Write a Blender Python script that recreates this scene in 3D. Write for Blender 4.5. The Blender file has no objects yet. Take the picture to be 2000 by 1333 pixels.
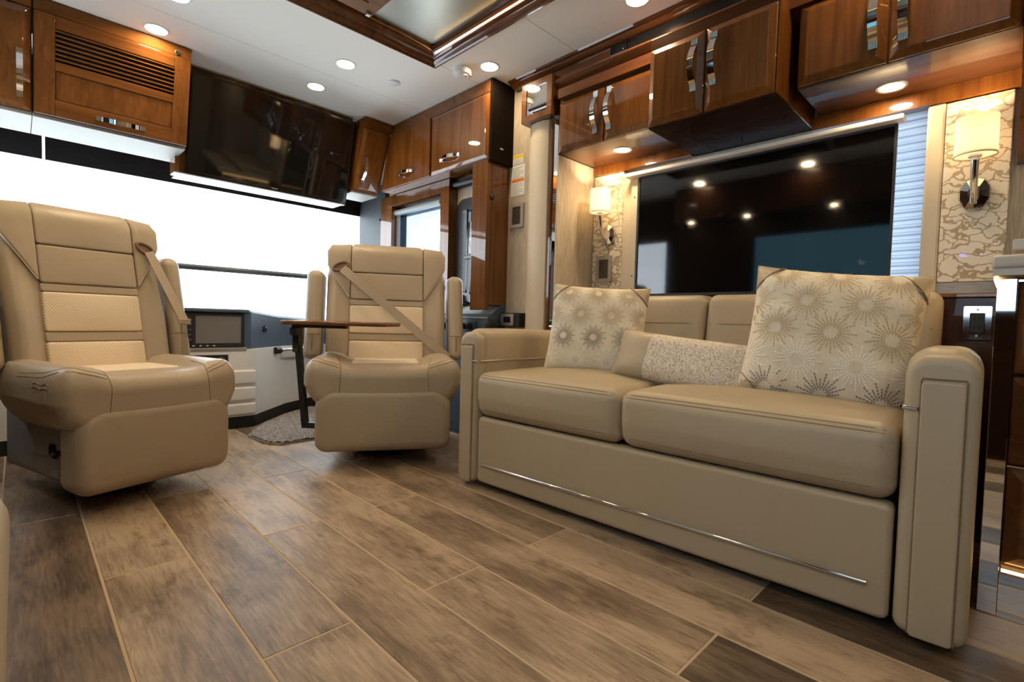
import bpy, bmesh, math, random
from mathutils import Vector, Matrix
random.seed(7)
PI = math.pi
SC = bpy.context.scene
COL = SC.collection

# ------------------------------------------------------------------ camera
cam_d = bpy.data.cameras.new('camera')
cam = bpy.data.objects.new('camera', cam_d)
COL.objects.link(cam)
RT = Vector((0.70983, -0.70385, 0.02709))
DN = Vector((-0.00795, -0.04647, -0.99889))
FW = Vector((0.70433, 0.70882, -0.03858))
cam.matrix_world = Matrix(((RT.x, -DN.x, -FW.x, 0.0), (RT.y, -DN.y, -FW.y, 0.0), (RT.z, -DN.z, -FW.z, 0.72), (0, 0, 0, 1)))
cam_d.sensor_width = 36.0
cam_d.lens = 973.18 / 2000 * 36.0
cam_d.clip_start = 0.02
SC.camera = cam

# ------------------------------------------------------------------ world, exposure
w = bpy.data.worlds.new('sky')
SC.world = w
w.use_nodes = True
bg = w.node_tree.nodes['Background']
bg.inputs[0].default_value = (0.86, 0.93, 1.0, 1)
bg.inputs[1].default_value = 5.6
SC.view_settings.view_transform = 'Standard'
SC.view_settings.look = 'None'
SC.view_settings.gamma = 1.0
SC.view_settings.use_curve_mapping = False
SC.view_settings.exposure = 0.36
SC.cycles.use_denoising = True
SC.cycles.max_bounces = 6
SC.cycles.diffuse_bounces = 4
SC.cycles.glossy_bounces = 3
SC.cycles.transmission_bounces = 4
SC.cycles.transparent_max_bounces = 6
SC.cycles.use_adaptive_sampling = True
SC.cycles.adaptive_threshold = 0.06
SC.cycles.adaptive_min_samples = 12
SC.cycles.caustics_reflective = False
SC.cycles.caustics_refractive = False
SC.cycles.sample_clamp_indirect = 6.0
LAMP = (1.0, 0.75, 0.45)
LAMP_S = 170.0

# ------------------------------------------------------------------ materials
MAT = {}
def newmat(name):
    m = bpy.data.materials.new(name)
    m.use_nodes = True
    MAT[name] = m
    nt = m.node_tree
    return m, nt, nt.nodes['Principled BSDF']
def N(nt, t, **kw):
    n = nt.nodes.new(t)
    for k, v in kw.items():
        setattr(n, k, v)
    return n
def plain(name, col, rough=0.5, metal=0.0, coat=0.0, spec=0.5, bump=None, coat_rough=0.03):
    m, nt, b = newmat(name)
    b.inputs['Base Color'].default_value = (*col, 1)
    b.inputs['Roughness'].default_value = rough
    b.inputs['Metallic'].default_value = metal
    b.inputs['Coat Weight'].default_value = coat
    b.inputs['Coat Roughness'].default_value = coat_rough
    b.inputs['Specular IOR Level'].default_value = spec
    if bump:
        sc, st = bump
        tc = N(nt, 'ShaderNodeTexCoord')
        no = N(nt, 'ShaderNodeTexNoise')
        no.inputs['Scale'].default_value = sc
        no.inputs['Detail'].default_value = 3
        bp = N(nt, 'ShaderNodeBump')
        bp.inputs['Strength'].default_value = st
        bp.inputs['Distance'].default_value = 0.002
        nt.links.new(tc.outputs['Object'], no.inputs['Vector'])
        nt.links.new(no.outputs['Fac'], bp.inputs['Height'])
        nt.links.new(bp.outputs['Normal'], b.inputs['Normal'])
    return m
def ramp(nt, stops):
    r = N(nt, 'ShaderNodeValToRGB')
    e = r.color_ramp.elements
    while len(e) < len(stops):
        e.new(0.5)
    for i, (p, c) in enumerate(stops):
        e[i].position = p
        e[i].color = (*c, 1)
    return r
def wood(name, axis, dark, light, rough=0.35, coat=1.0, k=1.0):
    m, nt, b = newmat(name)
    tc = N(nt, 'ShaderNodeTexCoord')
    mp = N(nt, 'ShaderNodeMapping')
    s = [26.0 * k, 26.0 * k, 26.0 * k]
    s['xyz'.index(axis)] = 1.6 * k
    mp.inputs['Scale'].default_value = s
    n1 = N(nt, 'ShaderNodeTexNoise')
    n1.inputs['Scale'].default_value = 1.0
    n1.inputs['Detail'].default_value = 7
    n1.inputs['Roughness'].default_value = 0.65
    n1.inputs['Distortion'].default_value = 0.6
    n2 = N(nt, 'ShaderNodeTexNoise')
    n2.inputs['Scale'].default_value = 2.3
    n2.inputs['Detail'].default_value = 2
    nt.links.new(tc.outputs['Object'], mp.inputs['Vector'])
    nt.links.new(mp.outputs['Vector'], n1.inputs['Vector'])
    nt.links.new(tc.outputs['Object'], n2.inputs['Vector'])
    r = ramp(nt, [(0.30, dark), (0.72, light)])
    nt.links.new(n1.outputs['Fac'], r.inputs['Fac'])
    mx = N(nt, 'ShaderNodeMix', data_type='RGBA', blend_type='MULTIPLY')
    mx.inputs['Factor'].default_value = 0.35
    nt.links.new(r.outputs['Color'], mx.inputs[6])
    nt.links.new(n2.outputs['Fac'], mx.inputs[7])
    nt.links.new(mx.outputs[2], b.inputs['Base Color'])
    b.inputs['Roughness'].default_value = rough
    b.inputs['Coat Weight'].default_value = coat
    b.inputs['Coat Roughness'].default_value = 0.02
    b.inputs['Specular IOR Level'].default_value = 0.12
    return m
WD, WL = (0.100, 0.030, 0.004), (0.25, 0.088, 0.015)
wood('wood_z', 'z', WD, WL)
wood('wood_x', 'x', WD, WL)
wood('wood_y', 'y', (0.10, 0.030, 0.008), (0.22, 0.075, 0.020))
wood('wood_front', 'x', (0.11, 0.036, 0.006), (0.25, 0.095, 0.020))
wood('wood_frontz', 'z', (0.11, 0.036, 0.006), (0.25, 0.095, 0.020))
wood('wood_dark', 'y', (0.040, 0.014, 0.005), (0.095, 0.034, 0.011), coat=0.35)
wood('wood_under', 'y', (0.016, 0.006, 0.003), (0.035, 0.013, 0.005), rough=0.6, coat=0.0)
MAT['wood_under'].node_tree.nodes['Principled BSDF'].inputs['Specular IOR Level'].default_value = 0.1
wood('vent_wood', 'x', (0.20, 0.10, 0.045), (0.36, 0.20, 0.10), rough=0.55, coat=0.0)
wood('table_wood', 'x', (0.16, 0.07, 0.03), (0.30, 0.14, 0.07), rough=0.4, coat=0.3)
plain('leather', (0.43, 0.35, 0.235), 0.42, bump=(420, 0.12))
plain('leather_chair', (0.395, 0.325, 0.235), 0.40, bump=(420, 0.12))
plain('leather_light', (0.80, 0.69, 0.54), 0.5, bump=(300, 0.15))
plain('leather_column', (0.62, 0.53, 0.38), 0.45)
plain('stitch', (0.25, 0.175, 0.10), 0.7)
plain('belt', (0.41, 0.335, 0.25), 0.7, bump=(600, 0.2))
plain('bezel_brown', (0.20, 0.12, 0.07), 0.5)
plain('white_ceiling', (0.91, 0.90, 0.83), 0.6)
plain('white_board', (0.26, 0.245, 0.20), 0.5)
plain('white_plastic', (0.82, 0.81, 0.78), 0.45)
plain('cream_plastic', (0.74, 0.70, 0.64), 0.5)
plain('skirt_plastic', (0.27, 0.26, 0.245), 0.55)
plain('black_plastic', (0.012, 0.012, 0.013), 0.45)
plain('black_matte', (0.010, 0.010, 0.012), 0.8)
plain('black_gloss', (0.008, 0.008, 0.009), 0.12)
plain('speaker_black', (0.008, 0.005, 0.0035), 0.7, spec=0.05)
plain('navy_dash', (0.055, 0.085, 0.125), 0.5)
plain('pillar_grey', (0.05, 0.06, 0.065), 0.5)
plain('screen_grey', (0.16, 0.145, 0.13), 0.35)
plain('screen_dark', (0.05, 0.05, 0.055), 0.3)
plain('tv_glass', (0.003, 0.003, 0.0035), 0.05, spec=0.8)
plain('chrome', (0.86, 0.86, 0.87), 0.06, metal=1.0)
plain('brushed', (0.62, 0.61, 0.60), 0.28, metal=1.0)
plain('mirror', (0.80, 0.82, 0.80), 0.03, metal=1.0)
plain('tray_mirror', (0.36, 0.35, 0.28), 0.30, metal=0.7)
plain('grout', (0.47, 0.36, 0.24), 0.8)
plain('taupe', (0.36, 0.32, 0.28), 0.5)
plain('panel_dark', (0.07, 0.055, 0.05), 0.25)
plain('stone', (0.50, 0.46, 0.40), 0.4, bump=(60, 0.2))
plain('sticker_white', (0.85, 0.83, 0.80), 0.6)
plain('sticker_yellow', (0.85, 0.60, 0.03), 0.6)
plain('sticker_orange', (0.85, 0.22, 0.03), 0.6)
plain('sticker_grey', (0.45, 0.44, 0.42), 0.7)
plain('red_mark', (0.45, 0.03, 0.03), 0.5)
plain('roller_grey', (0.26, 0.32, 0.33), 0.45)
plain('dark_void', (0.004, 0.003, 0.003), 0.9)
plain('outside_dark', (0.03, 0.035, 0.035), 0.5)

def emit(name, col, s):
    m, nt, b = newmat(name)
    b.inputs['Base Color'].default_value = (0.8, 0.8, 0.8, 1)
    b.inputs['Emission Color'].default_value = (*col, 1)
    b.inputs['Emission Strength'].default_value = s
    return m
emit('lamp', LAMP, LAMP_S)
emit('led', (1.0, 0.62, 0.22), 9.0)
emit('bulb', (1.0, 0.74, 0.44), 600.0)
emit('key_glow', (0.25, 0.22, 1.0), 1.2)

def fabric(name, c1, c2, scale, sx=1.0, sy=1.0, sz=1.0, lo=0.35, hi=0.65, bump=0.25):
    m, nt, b = newmat(name)
    tc = N(nt, 'ShaderNodeTexCoord')
    mp = N(nt, 'ShaderNodeMapping')
    mp.inputs['Scale'].default_value = (sx, sy, sz)
    n1 = N(nt, 'ShaderNodeTexNoise')
    n1.inputs['Scale'].default_value = scale
    n1.inputs['Detail'].default_value = 4
    nt.links.new(tc.outputs['Object'], mp.inputs['Vector'])
    nt.links.new(mp.outputs['Vector'], n1.inputs['Vector'])
    r = ramp(nt, [(lo, c1), (hi, c2)])
    nt.links.new(n1.outputs['Fac'], r.inputs['Fac'])
    nt.links.new(r.outputs['Color'], b.inputs['Base Color'])
    b.inputs['Roughness'].default_value = 0.8
    bp = N(nt, 'ShaderNodeBump')
    bp.inputs['Strength'].default_value = bump
    bp.inputs['Distance'].default_value = 0.002
    nt.links.new(n1.outputs['Fac'], bp.inputs['Height'])
    nt.links.new(bp.outputs['Normal'], b.inputs['Normal'])
    return m
fabric('wall_fabric', (0.40, 0.33, 0.235), (0.58, 0.50, 0.39), 30, 9, 9, 0.5)
fabric('console_fabric', (0.36, 0.38, 0.37), (0.50, 0.50, 0.46), 40, 6, 0.5, 6)
fabric('pillow_fabric', (0.72, 0.64, 0.49), (0.79, 0.71, 0.56), 140, bump=0.15)
fabric('knit', (0.42, 0.33, 0.24), (0.80, 0.73, 0.62), 70, 5.5, 1, 2.2, 0.38, 0.56, 0.9)
fabric('rug', (0.15, 0.135, 0.125), (0.38, 0.345, 0.32), 90, 1, 1, 1, 0.3, 0.7, 0.8)
fabric('lapel_fabric', (0.385, 0.318, 0.23), (0.405, 0.333, 0.242), 20, bump=0.05)

# perforated leather: a fine grid of dark dots
m, nt, b = newmat('perforated')
tc = N(nt, 'ShaderNodeTexCoord')
vo = N(nt, 'ShaderNodeTexVoronoi')
vo.inputs['Scale'].default_value = 150
vo.inputs['Randomness'].default_value = 0.0
vo.voronoi_dimensions = '2D'
vo.inputs['Scale'].default_value = 118
sx_ = N(nt, 'ShaderNodeSeparateXYZ')
cx_ = N(nt, 'ShaderNodeCombineXYZ')
rt_ = N(nt, 'ShaderNodeMapping')
rt_.inputs['Rotation'].default_value = (0, 0, PI / 4)
nt.links.new(tc.outputs['Object'], sx_.inputs[0])
nt.links.new(sx_.outputs['X'], cx_.inputs['X'])
nt.links.new(sx_.outputs['Z'], cx_.inputs['Y'])
nt.links.new(cx_.outputs[0], rt_.inputs['Vector'])
nt.links.new(rt_.outputs[0], vo.inputs['Vector'])
r = ramp(nt, [(0.20, (0.46, 0.35, 0.23)), (0.30, (0.76, 0.64, 0.48))])
nt.links.new(vo.outputs['Distance'], r.inputs['Fac'])
nt.links.new(r.outputs['Color'], b.inputs['Base Color'])
b.inputs['Roughness'].default_value = 0.5

# crackle wallpaper
m, nt, b = newmat('crackle')
tc = N(nt, 'ShaderNodeTexCoord')
mp = N(nt, 'ShaderNodeMapping')
mp.inputs['Scale'].default_value = (1, 0.50, 1)
nz = N(nt, 'ShaderNodeTexNoise')
nz.inputs['Scale'].default_value = 14
nz.inputs['Detail'].default_value = 4
ad = N(nt, 'ShaderNodeMix', data_type='VECTOR')
ad.inputs['Factor'].default_value = 0.075
vo = N(nt, 'ShaderNodeTexVoronoi', feature='DISTANCE_TO_EDGE')
vo.inputs['Scale'].default_value = 31
nt.links.new(tc.outputs['Object'], mp.inputs['Vector'])
nt.links.new(tc.outputs['Object'], nz.inputs['Vector'])
nt.links.new(mp.outputs['Vector'], ad.inputs[4])
nt.links.new(nz.outputs['Color'], ad.inputs[5])
nt.links.new(ad.outputs[1], vo.inputs['Vector'])
n3 = N(nt, 'ShaderNodeTexNoise')
n3.inputs['Scale'].default_value = 9
nt.links.new(tc.outputs['Object'], n3.inputs['Vector'])
ml = N(nt, 'ShaderNodeMath', operation='MULTIPLY')
ml.inputs[1].default_value = 0.125
nt.links.new(n3.outputs['Fac'], ml.inputs[0])
gt = N(nt, 'ShaderNodeMath', operation='GREATER_THAN')
nt.links.new(vo.outputs['Distance'], gt.inputs[0])
nt.links.new(ml.outputs[0], gt.inputs[1])
mx = N(nt, 'ShaderNodeMix', data_type='RGBA')
mx.inputs[6].default_value = (0.43, 0.335, 0.20, 1)
mx.inputs[7].default_value = (0.80, 0.72, 0.57, 1)
nt.links.new(gt.outputs[0], mx.inputs['Factor'])
nt.links.new(mx.outputs[2], b.inputs['Base Color'])
b.inputs['Roughness'].default_value = 0.6

# floor tile: weathered timber print, varied per tile
m, nt, b = newmat('tile')
tc = N(nt, 'ShaderNodeTexCoord')
oi = N(nt, 'ShaderNodeObjectInfo')
cb = N(nt, 'ShaderNodeCombineXYZ')
mu = N(nt, 'ShaderNodeMath', operation='MULTIPLY')
mu.inputs[1].default_value = 57.0
nt.links.new(oi.outputs['Random'], mu.inputs[0])
for k in (0, 1, 2):
    nt.links.new(mu.outputs[0], cb.inputs[k])
va = N(nt, 'ShaderNodeVectorMath', operation='ADD')
nt.links.new(tc.outputs['Object'], va.inputs[0])
nt.links.new(cb.outputs[0], va.inputs[1])
mp = N(nt, 'ShaderNodeMapping')
mp.inputs['Scale'].default_value = (22, 2.2, 1)
nt.links.new(va.outputs[0], mp.inputs['Vector'])
n1 = N(nt, 'ShaderNodeTexNoise')
n1.inputs['Scale'].default_value = 1.0
n1.inputs['Detail'].default_value = 9
n1.inputs['Roughness'].default_value = 0.72
n1.inputs['Distortion'].default_value = 1.2
nt.links.new(mp.outputs['Vector'], n1.inputs['Vector'])
mp2 = N(nt, 'ShaderNodeMapping')
mp2.inputs['Scale'].default_value = (7, 3.0, 1)
nt.links.new(va.outputs[0], mp2.inputs['Vector'])
n2 = N(nt, 'ShaderNodeTexNoise')
n2.inputs['Scale'].default_value = 1.0
n2.inputs['Detail'].default_value = 5
nt.links.new(mp2.outputs['Vector'], n2.inputs['Vector'])
mp3 = N(nt, 'ShaderNodeMapping')
mp3.inputs['Scale'].default_value = (160, 14, 1)
nt.links.new(va.outputs[0], mp3.inputs['Vector'])
n3 = N(nt, 'ShaderNodeTexNoise')
n3.inputs['Scale'].default_value = 1.0
n3.inputs['Detail'].default_value = 4
nt.links.new(mp3.outputs['Vector'], n3.inputs['Vector'])
r1 = ramp(nt, [(0.35, (0.070, 0.046, 0.030)), (0.49, (0.195, 0.137, 0.089)), (0.64, (0.42, 0.315, 0.215))])
a1 = N(nt, 'ShaderNodeMix', data_type='FLOAT')
a1.inputs[0].default_value = 0.60
nt.links.new(n1.outputs['Fac'], a1.inputs[2])
nt.links.new(n2.outputs['Fac'], a1.inputs[3])
a2 = N(nt, 'ShaderNodeMix', data_type='FLOAT')
a2.inputs[0].default_value = 0.22
nt.links.new(a1.outputs[0], a2.inputs[2])
nt.links.new(n3.outputs['Fac'], a2.inputs[3])
sb = N(nt, 'ShaderNodeMath', operation='MULTIPLY_ADD')
sb.inputs[1].default_value = 0.30
sb.inputs[2].default_value = -0.125
nt.links.new(oi.outputs['Random'], sb.inputs[0])
a3 = N(nt, 'ShaderNodeMath', operation='ADD')
nt.links.new(a2.outputs[0], a3.inputs[0])
nt.links.new(sb.outputs[0], a3.inputs[1])
nt.links.new(a3.outputs[0], r1.inputs['Fac'])
r2 = ramp(nt, [(0.36, (0.45, 0.42, 0.40)), (0.45, (1, 1, 1))])
mp4 = N(nt, 'ShaderNodeMapping')
mp4.inputs['Scale'].default_value = (95, 9, 1)
nt.links.new(va.outputs[0], mp4.inputs['Vector'])
n4 = N(nt, 'ShaderNodeTexNoise')
n4.inputs['Scale'].default_value = 1.0
n4.inputs['Detail'].default_value = 3
n4.inputs['Distortion'].default_value = 0.8
nt.links.new(mp4.outputs['Vector'], n4.inputs['Vector'])
nt.links.new(n4.outputs['Fac'], r2.inputs['Fac'])
mm = N(nt, 'ShaderNodeMix', data_type='RGBA', blend_type='MULTIPLY')
mm.inputs['Factor'].default_value = 0.42
nt.links.new(r1.outputs['Color'], mm.inputs[6])
nt.links.new(r2.outputs['Color'], mm.inputs[7])
# dark knots and blotches
mp5 = N(nt, 'ShaderNodeMapping')
mp5.inputs['Scale'].default_value = (13, 6.0, 1)
nt.links.new(va.outputs[0], mp5.inputs['Vector'])
n5 = N(nt, 'ShaderNodeTexNoise')
n5.inputs['Scale'].default_value = 1.0
n5.inputs['Detail'].default_value = 6
n5.inputs['Roughness'].default_value = 0.7
nt.links.new(mp5.outputs['Vector'], n5.inputs['Vector'])
r5 = ramp(nt, [(0.32, (0.40, 0.34, 0.30)), (0.45, (1, 1, 1))])
nt.links.new(n5.outputs['Fac'], r5.inputs['Fac'])
m5 = N(nt, 'ShaderNodeMix', data_type='RGBA', blend_type='MULTIPLY')
m5.inputs['Factor'].default_value = 0.8
nt.links.new(mm.outputs[2], m5.inputs[6])
nt.links.new(r5.outputs['Color'], m5.inputs[7])
nt.links.new(m5.outputs[2], b.inputs['Base Color'])
b.inputs['Roughness'].default_value = 0.45
bp = N(nt, 'ShaderNodeBump')
bp.inputs['Strength'].default_value = 0.25
bp.inputs['Distance'].default_value = 0.001
nt.links.new(a2.outputs[0], bp.inputs['Height'])
nt.links.new(bp.outputs['Normal'], b.inputs['Normal'])

# clear glass (thin pane): mostly transparent with a weak mirror
def pane_mat(name, tint, refl):
    m, nt, b = newmat(name)
    out = nt.nodes['Material Output']
    tr = N(nt, 'ShaderNodeBsdfTransparent')
    tr.inputs[0].default_value = (*tint, 1)
    gl = N(nt, 'ShaderNodeBsdfGlossy')
    gl.inputs['Roughness'].default_value = 0.02
    ms = N(nt, 'ShaderNodeMixShader')
    ms.inputs[0].default_value = refl
    nt.links.new(tr.outputs[0], ms.inputs[1])
    nt.links.new(gl.outputs[0], ms.inputs[2])
    nt.links.new(ms.outputs[0], out.inputs['Surface'])
pane_mat('glass', (0.97, 0.99, 1.0), 0.05)
pane_mat('glass_mid', (0.62, 0.68, 0.72), 0.05)
pane_mat('glass_tint', (0.20, 0.30, 0.33), 0.06)
pane_mat('shade_mesh', (0.42, 0.47, 0.55), 0.02)

def translucent(name, col, fac):
    m, nt, b = newmat(name)
    out = nt.nodes['Material Output']
    tr = N(nt, 'ShaderNodeBsdfTranslucent')
    tr.inputs[0].default_value = (*col, 1)
    df = N(nt, 'ShaderNodeBsdfDiffuse')
    df.inputs[0].default_value = (*col, 1)
    ms = N(nt, 'ShaderNodeMixShader')
    ms.inputs[0].default_value = fac
    nt.links.new(df.outputs[0], ms.inputs[1])
    nt.links.new(tr.outputs[0], ms.inputs[2])
    nt.links.new(ms.outputs[0], out.inputs['Surface'])
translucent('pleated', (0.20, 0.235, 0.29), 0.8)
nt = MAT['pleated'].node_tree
tc = N(nt, 'ShaderNodeTexCoord')
sz_ = N(nt, 'ShaderNodeSeparateXYZ')
nt.links.new(tc.outputs['Object'], sz_.inputs[0])
ms_ = N(nt, 'ShaderNodeMath', operation='MULTIPLY')
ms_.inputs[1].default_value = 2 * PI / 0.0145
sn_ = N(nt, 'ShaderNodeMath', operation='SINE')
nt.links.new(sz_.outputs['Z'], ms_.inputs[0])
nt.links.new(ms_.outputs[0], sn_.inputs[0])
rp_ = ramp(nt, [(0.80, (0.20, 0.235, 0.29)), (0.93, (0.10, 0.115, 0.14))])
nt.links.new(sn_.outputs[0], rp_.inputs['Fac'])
for n_ in nt.nodes:
    if n_.type in ('BSDF_TRANSLUCENT', 'BSDF_DIFFUSE'):
        nt.links.new(rp_.outputs['Color'], n_.inputs[0])
translucent('lampshade', (0.90, 0.85, 0.74), 0.6)

# ------------------------------------------------------------------ builders
OFF = {}
def M_(m):
    return MAT[m] if isinstance(m, str) else m
def link(name, verts, faces, mat, parent=None, smooth=False, tf=None):
    if tf is not None:
        verts = [tf @ Vector(v) for v in verts]
    off = OFF.get(parent.name, Vector()) if parent else Vector()
    me = bpy.data.meshes.new(name)
    me.from_pydata([Vector(v) - off for v in verts], [], faces)
    bm = bmesh.new()
    bm.from_mesh(me)
    bmesh.ops.recalc_face_normals(bm, faces=bm.faces)
    bm.to_mesh(me)
    bm.free()
    me.materials.append(M_(mat))
    if smooth:
        for p in me.polygons:
            p.use_smooth = True
    o = bpy.data.objects.new(name, me)
    COL.objects.link(o)
    if parent:
        o.parent = parent
        OFF[o.name] = off
    return o
def tag(o, label, cat, group=None):
    o['label'] = label
    o['category'] = cat
    if group:
        o['group'] = group
    return o
def struct(o):
    o['kind'] = 'structure'
    return o
def thing(name, label, cat, loc=(0, 0, 0), rotz=0.0, group=None, local=False):
    o = bpy.data.objects.new(name, None)
    COL.objects.link(o)
    o.location = loc
    o.rotation_euler = (0, 0, rotz)
    o.empty_display_size = 0.05
    OFF[o.name] = Vector() if local else Vector(loc)
    return tag(o, label, cat, group)
def shade(o, ang=40):
    me = o.data
    for p in me.polygons:
        p.use_smooth = True
    try:
        me.set_sharp_from_angle(angle=math.radians(ang))
    except Exception:
        pass
    return o
BOXF = [(0, 1, 3, 2), (4, 6, 7, 5), (0, 4, 5, 1), (2, 3, 7, 6), (0, 2, 6, 4), (1, 5, 7, 3)]
def bxv(lo, hi):
    return [(x, y, z) for x in (lo[0], hi[0]) for y in (lo[1], hi[1]) for z in (lo[2], hi[2])]
def box(name, lo, hi, mat, parent=None, bev=0.0, seg=2, tf=None):
    o = link(name, bxv(lo, hi), BOXF, mat, parent, tf=tf)
    if bev > 0:
        bm = bmesh.new()
        bm.from_mesh(o.data)
        bmesh.ops.bevel(bm, geom=list(bm.edges), offset=bev, segments=seg, profile=0.5, affect='EDGES')
        bm.to_mesh(o.data)
        bm.free()
        shade(o, 18)
    return o
def boxes(name, lst, mat, parent=None, tf=None):
    V, F = [], []
    for lo, hi in lst:
        k = len(V)
        V += bxv(lo, hi)
        F += [tuple(i + k for i in f) for f in BOXF]
    return link(name, V, F, mat, parent, tf=tf)
def prism(name, poly, axis, a, b, mat, parent=None, smooth=False, tf=None):
    n = len(poly)
    def P(t, q):
        if axis == 'x':
            return (t, q[0], q[1])
        if axis == 'y':
            return (q[0], t, q[1])
        return (q[0], q[1], t)
    V = [P(a, q) for q in poly] + [P(b, q) for q in poly]
    F = [tuple(range(n)), tuple(range(2 * n - 1, n - 1, -1))] + [(i, (i + 1) % n, n + (i + 1) % n, n + i) for i in range(n)]
    o = link(name, V, F, mat, parent, tf=tf)
    if smooth:
        shade(o, 35)
    return o
def lathe(name, prof, mat, parent=None, at=(0, 0, 0), seg=28, tf=None, sxy=(1, 1)):
    V, F = [], []
    n = len(prof)
    for i in range(seg):
        a = 2 * PI * i / seg
        for r, z in prof:
            V.append((at[0] + r * math.cos(a) * sxy[0], at[1] + r * math.sin(a) * sxy[1], at[2] + z))
    for i in range(seg):
        j = (i + 1) % seg
        for k in range(n - 1):
            F.append((i * n + k, j * n + k, j * n + k + 1, i * n + k + 1))
    if prof[0][0] > 1e-6:
        F.append(tuple(i * n for i in range(seg)))
    if prof[-1][0] > 1e-6:
        F.append(tuple(i * n + n - 1 for i in range(seg)))
    o = link(name, V, F, mat, parent, tf=tf)
    return shade(o, 40)
def tube(name, pts, r, mat, parent=None, n=8, closed=False, tf=None, flat=None):
    pts = [Vector(p) for p in pts]
    V, F = [], []
    m = len(pts)
    up = Vector((0, 0, 1))
    prev = None
    for i, p in enumerate(pts):
        a = pts[(i - 1) % m] if (closed or i > 0) else p
        c = pts[(i + 1) % m] if (closed or i < m - 1) else p
        t = (c - a).normalized()
        if prev is None:
            u = t.cross(up)
            if u.length < 0.1:
                u = t.cross(Vector((1, 0, 0)))
        else:
            u = prev - t * prev.dot(t)
        u.normalize()
        v = t.cross(u)
        prev = u
        for k in range(n):
            ang = 2 * PI * k / n
            V.append(p + u * math.cos(ang) * r + v * math.sin(ang) * r)
    rng = m if closed else m - 1
    for i in range(rng):
        j = (i + 1) % m
        for k in range(n):
            F.append((i * n + k, i * n + (k + 1) % n, j * n + (k + 1) % n, j * n + k))
    if not closed:
        F.append(tuple(range(n)))
        F.append(tuple((m - 1) * n + k for k in range(n)))
    return shade(link(name, V, F, mat, parent, tf=tf), 60)
def ribbon(name, pts, side, width, thick, mat, parent=None):
    """strap: pts centre line, side = width direction per point"""
    V, F = [], []
    pts = [Vector(p) for p in pts]
    m = len(pts)
    for i, p in enumerate(pts):
        t = (pts[min(i + 1, m - 1)] - pts[max(i - 1, 0)]).normalized()
        s = Vector(side)
        s = (s - t * s.dot(t)).normalized()
        nn = t.cross(s)
        for a, b_ in ((-1, -1), (1, -1), (1, 1), (-1, 1)):
            V.append(p + s * (a * width / 2) + nn * (b_ * thick / 2))
    for i in range(m - 1):
        for k in range(4):
            F.append((i * 4 + k, i * 4 + (k + 1) % 4, i * 4 + 4 + (k + 1) % 4, i * 4 + 4 + k))
    F += [(0, 1, 2, 3), tuple((m - 1) * 4 + k for k in range(4))]
    return shade(link(name, V, F, mat, parent), 45)
def soft(name, c, h, r, mat, parent=None, bulge=(0, 0, 0), n=18, fn=None, tf=None):
    """rounded, optionally bulging and deformed block"""
    bm = bmesh.new()
    bmesh.ops.create_cube(bm, size=2.0)
    bmesh.ops.subdivide_edges(bm, edges=list(bm.edges), cuts=n - 1, use_grid_fill=True)
    def warp(t, hh):
        # concentrate grid lines near the rounded ends
        k = min(0.9, r / hh)
        a = abs(t)
        q = 0.55
        s = a / q * (1 - k) if a < q else (1 - k) + (a - q) / (1 - q) * k
        return math.copysign(s, t)
    V = []
    for v in bm.verts:
        p = [warp(v.co[i], h[i]) * h[i] for i in range(3)]
        core = [max(-(h[i] - r), min(h[i] - r, p[i])) for i in range(3)]
        d = Vector([p[i] - core[i] for i in range(3)])
        if d.length > 1e-9:
            # cube-to-sphere keeps spacing even
            e = [max(-1, min(1, d[i] / r)) for i in range(3)]
            x, y, z = e
            sx = x * math.sqrt(max(0, 1 - y * y / 2 - z * z / 2 + y * y * z * z / 3))
            sy = y * math.sqrt(max(0, 1 - z * z / 2 - x * x / 2 + z * z * x * x / 3))
            sz = z * math.sqrt(max(0, 1 - x * x / 2 - y * y / 2 + x * x * y * y / 3))
            q = Vector((sx, sy, sz))
            if q.length > 1e-9:
                q.normalize()
            d = q * r
        p = [core[i] + d[i] for i in range(3)]
        u = [p[i] / h[i] for i in range(3)]
        for i in range(3):
            if bulge[i]:
                j, k = (i + 1) % 3, (i + 2) % 3
                p[i] += bulge[i] * u[i] * max(0, 1 - u[j] ** 2) * max(0, 1 - u[k] ** 2)
        q = Vector(p) + Vector(c)
        if fn:
            q = Vector(fn(q.x, q.y, q.z))
        V.append(q)
    F = [tuple(v.index for v in f.verts) for f in bm.faces]
    bm.free()
    return link(name, V, F, mat, parent, smooth=True, tf=tf)
from mathutils.bvhtree import BVHTree
def drape(o, pts, off=0.0008, k=4):
    """lay a polyline on the surface of mesh object o (same local frame)"""
    bv = BVHTree.FromPolygons([v.co.copy() for v in o.data.vertices], [tuple(p.vertices) for p in o.data.polygons])
    P = []
    pts = [Vector(p) for p in pts]
    for i in range(len(pts) - 1):
        for q in range(k):
            P.append(pts[i].lerp(pts[i + 1], q / k))
    P.append(pts[-1])
    out = []
    for p in P:
        co, no, _, _ = bv.find_nearest(p)
        out.append(co + no * off)
    return out
def rrect(x0, x1, z0, z1, rad, seg=6):
    """rounded rectangle outline, rad = (bl, br, tr, tl)"""
    if not isinstance(rad, (tuple, list)):
        rad = (rad,) * 4
    out = []
    for (cx, cz, r, a0) in ((x0 + rad[0], z0 + rad[0], rad[0], PI), (x1 - rad[1], z0 + rad[1], rad[1], 1.5 * PI),
                            (x1 - rad[2], z1 - rad[2], rad[2], 0), (x0 + rad[3], z1 - rad[3], rad[3], 0.5 * PI)):
        for k in range(seg + 1):
            a = a0 + 0.5 * PI * k / seg
            out.append((cx + r * math.cos(a), cz + r * math.sin(a)))
    return out
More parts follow.
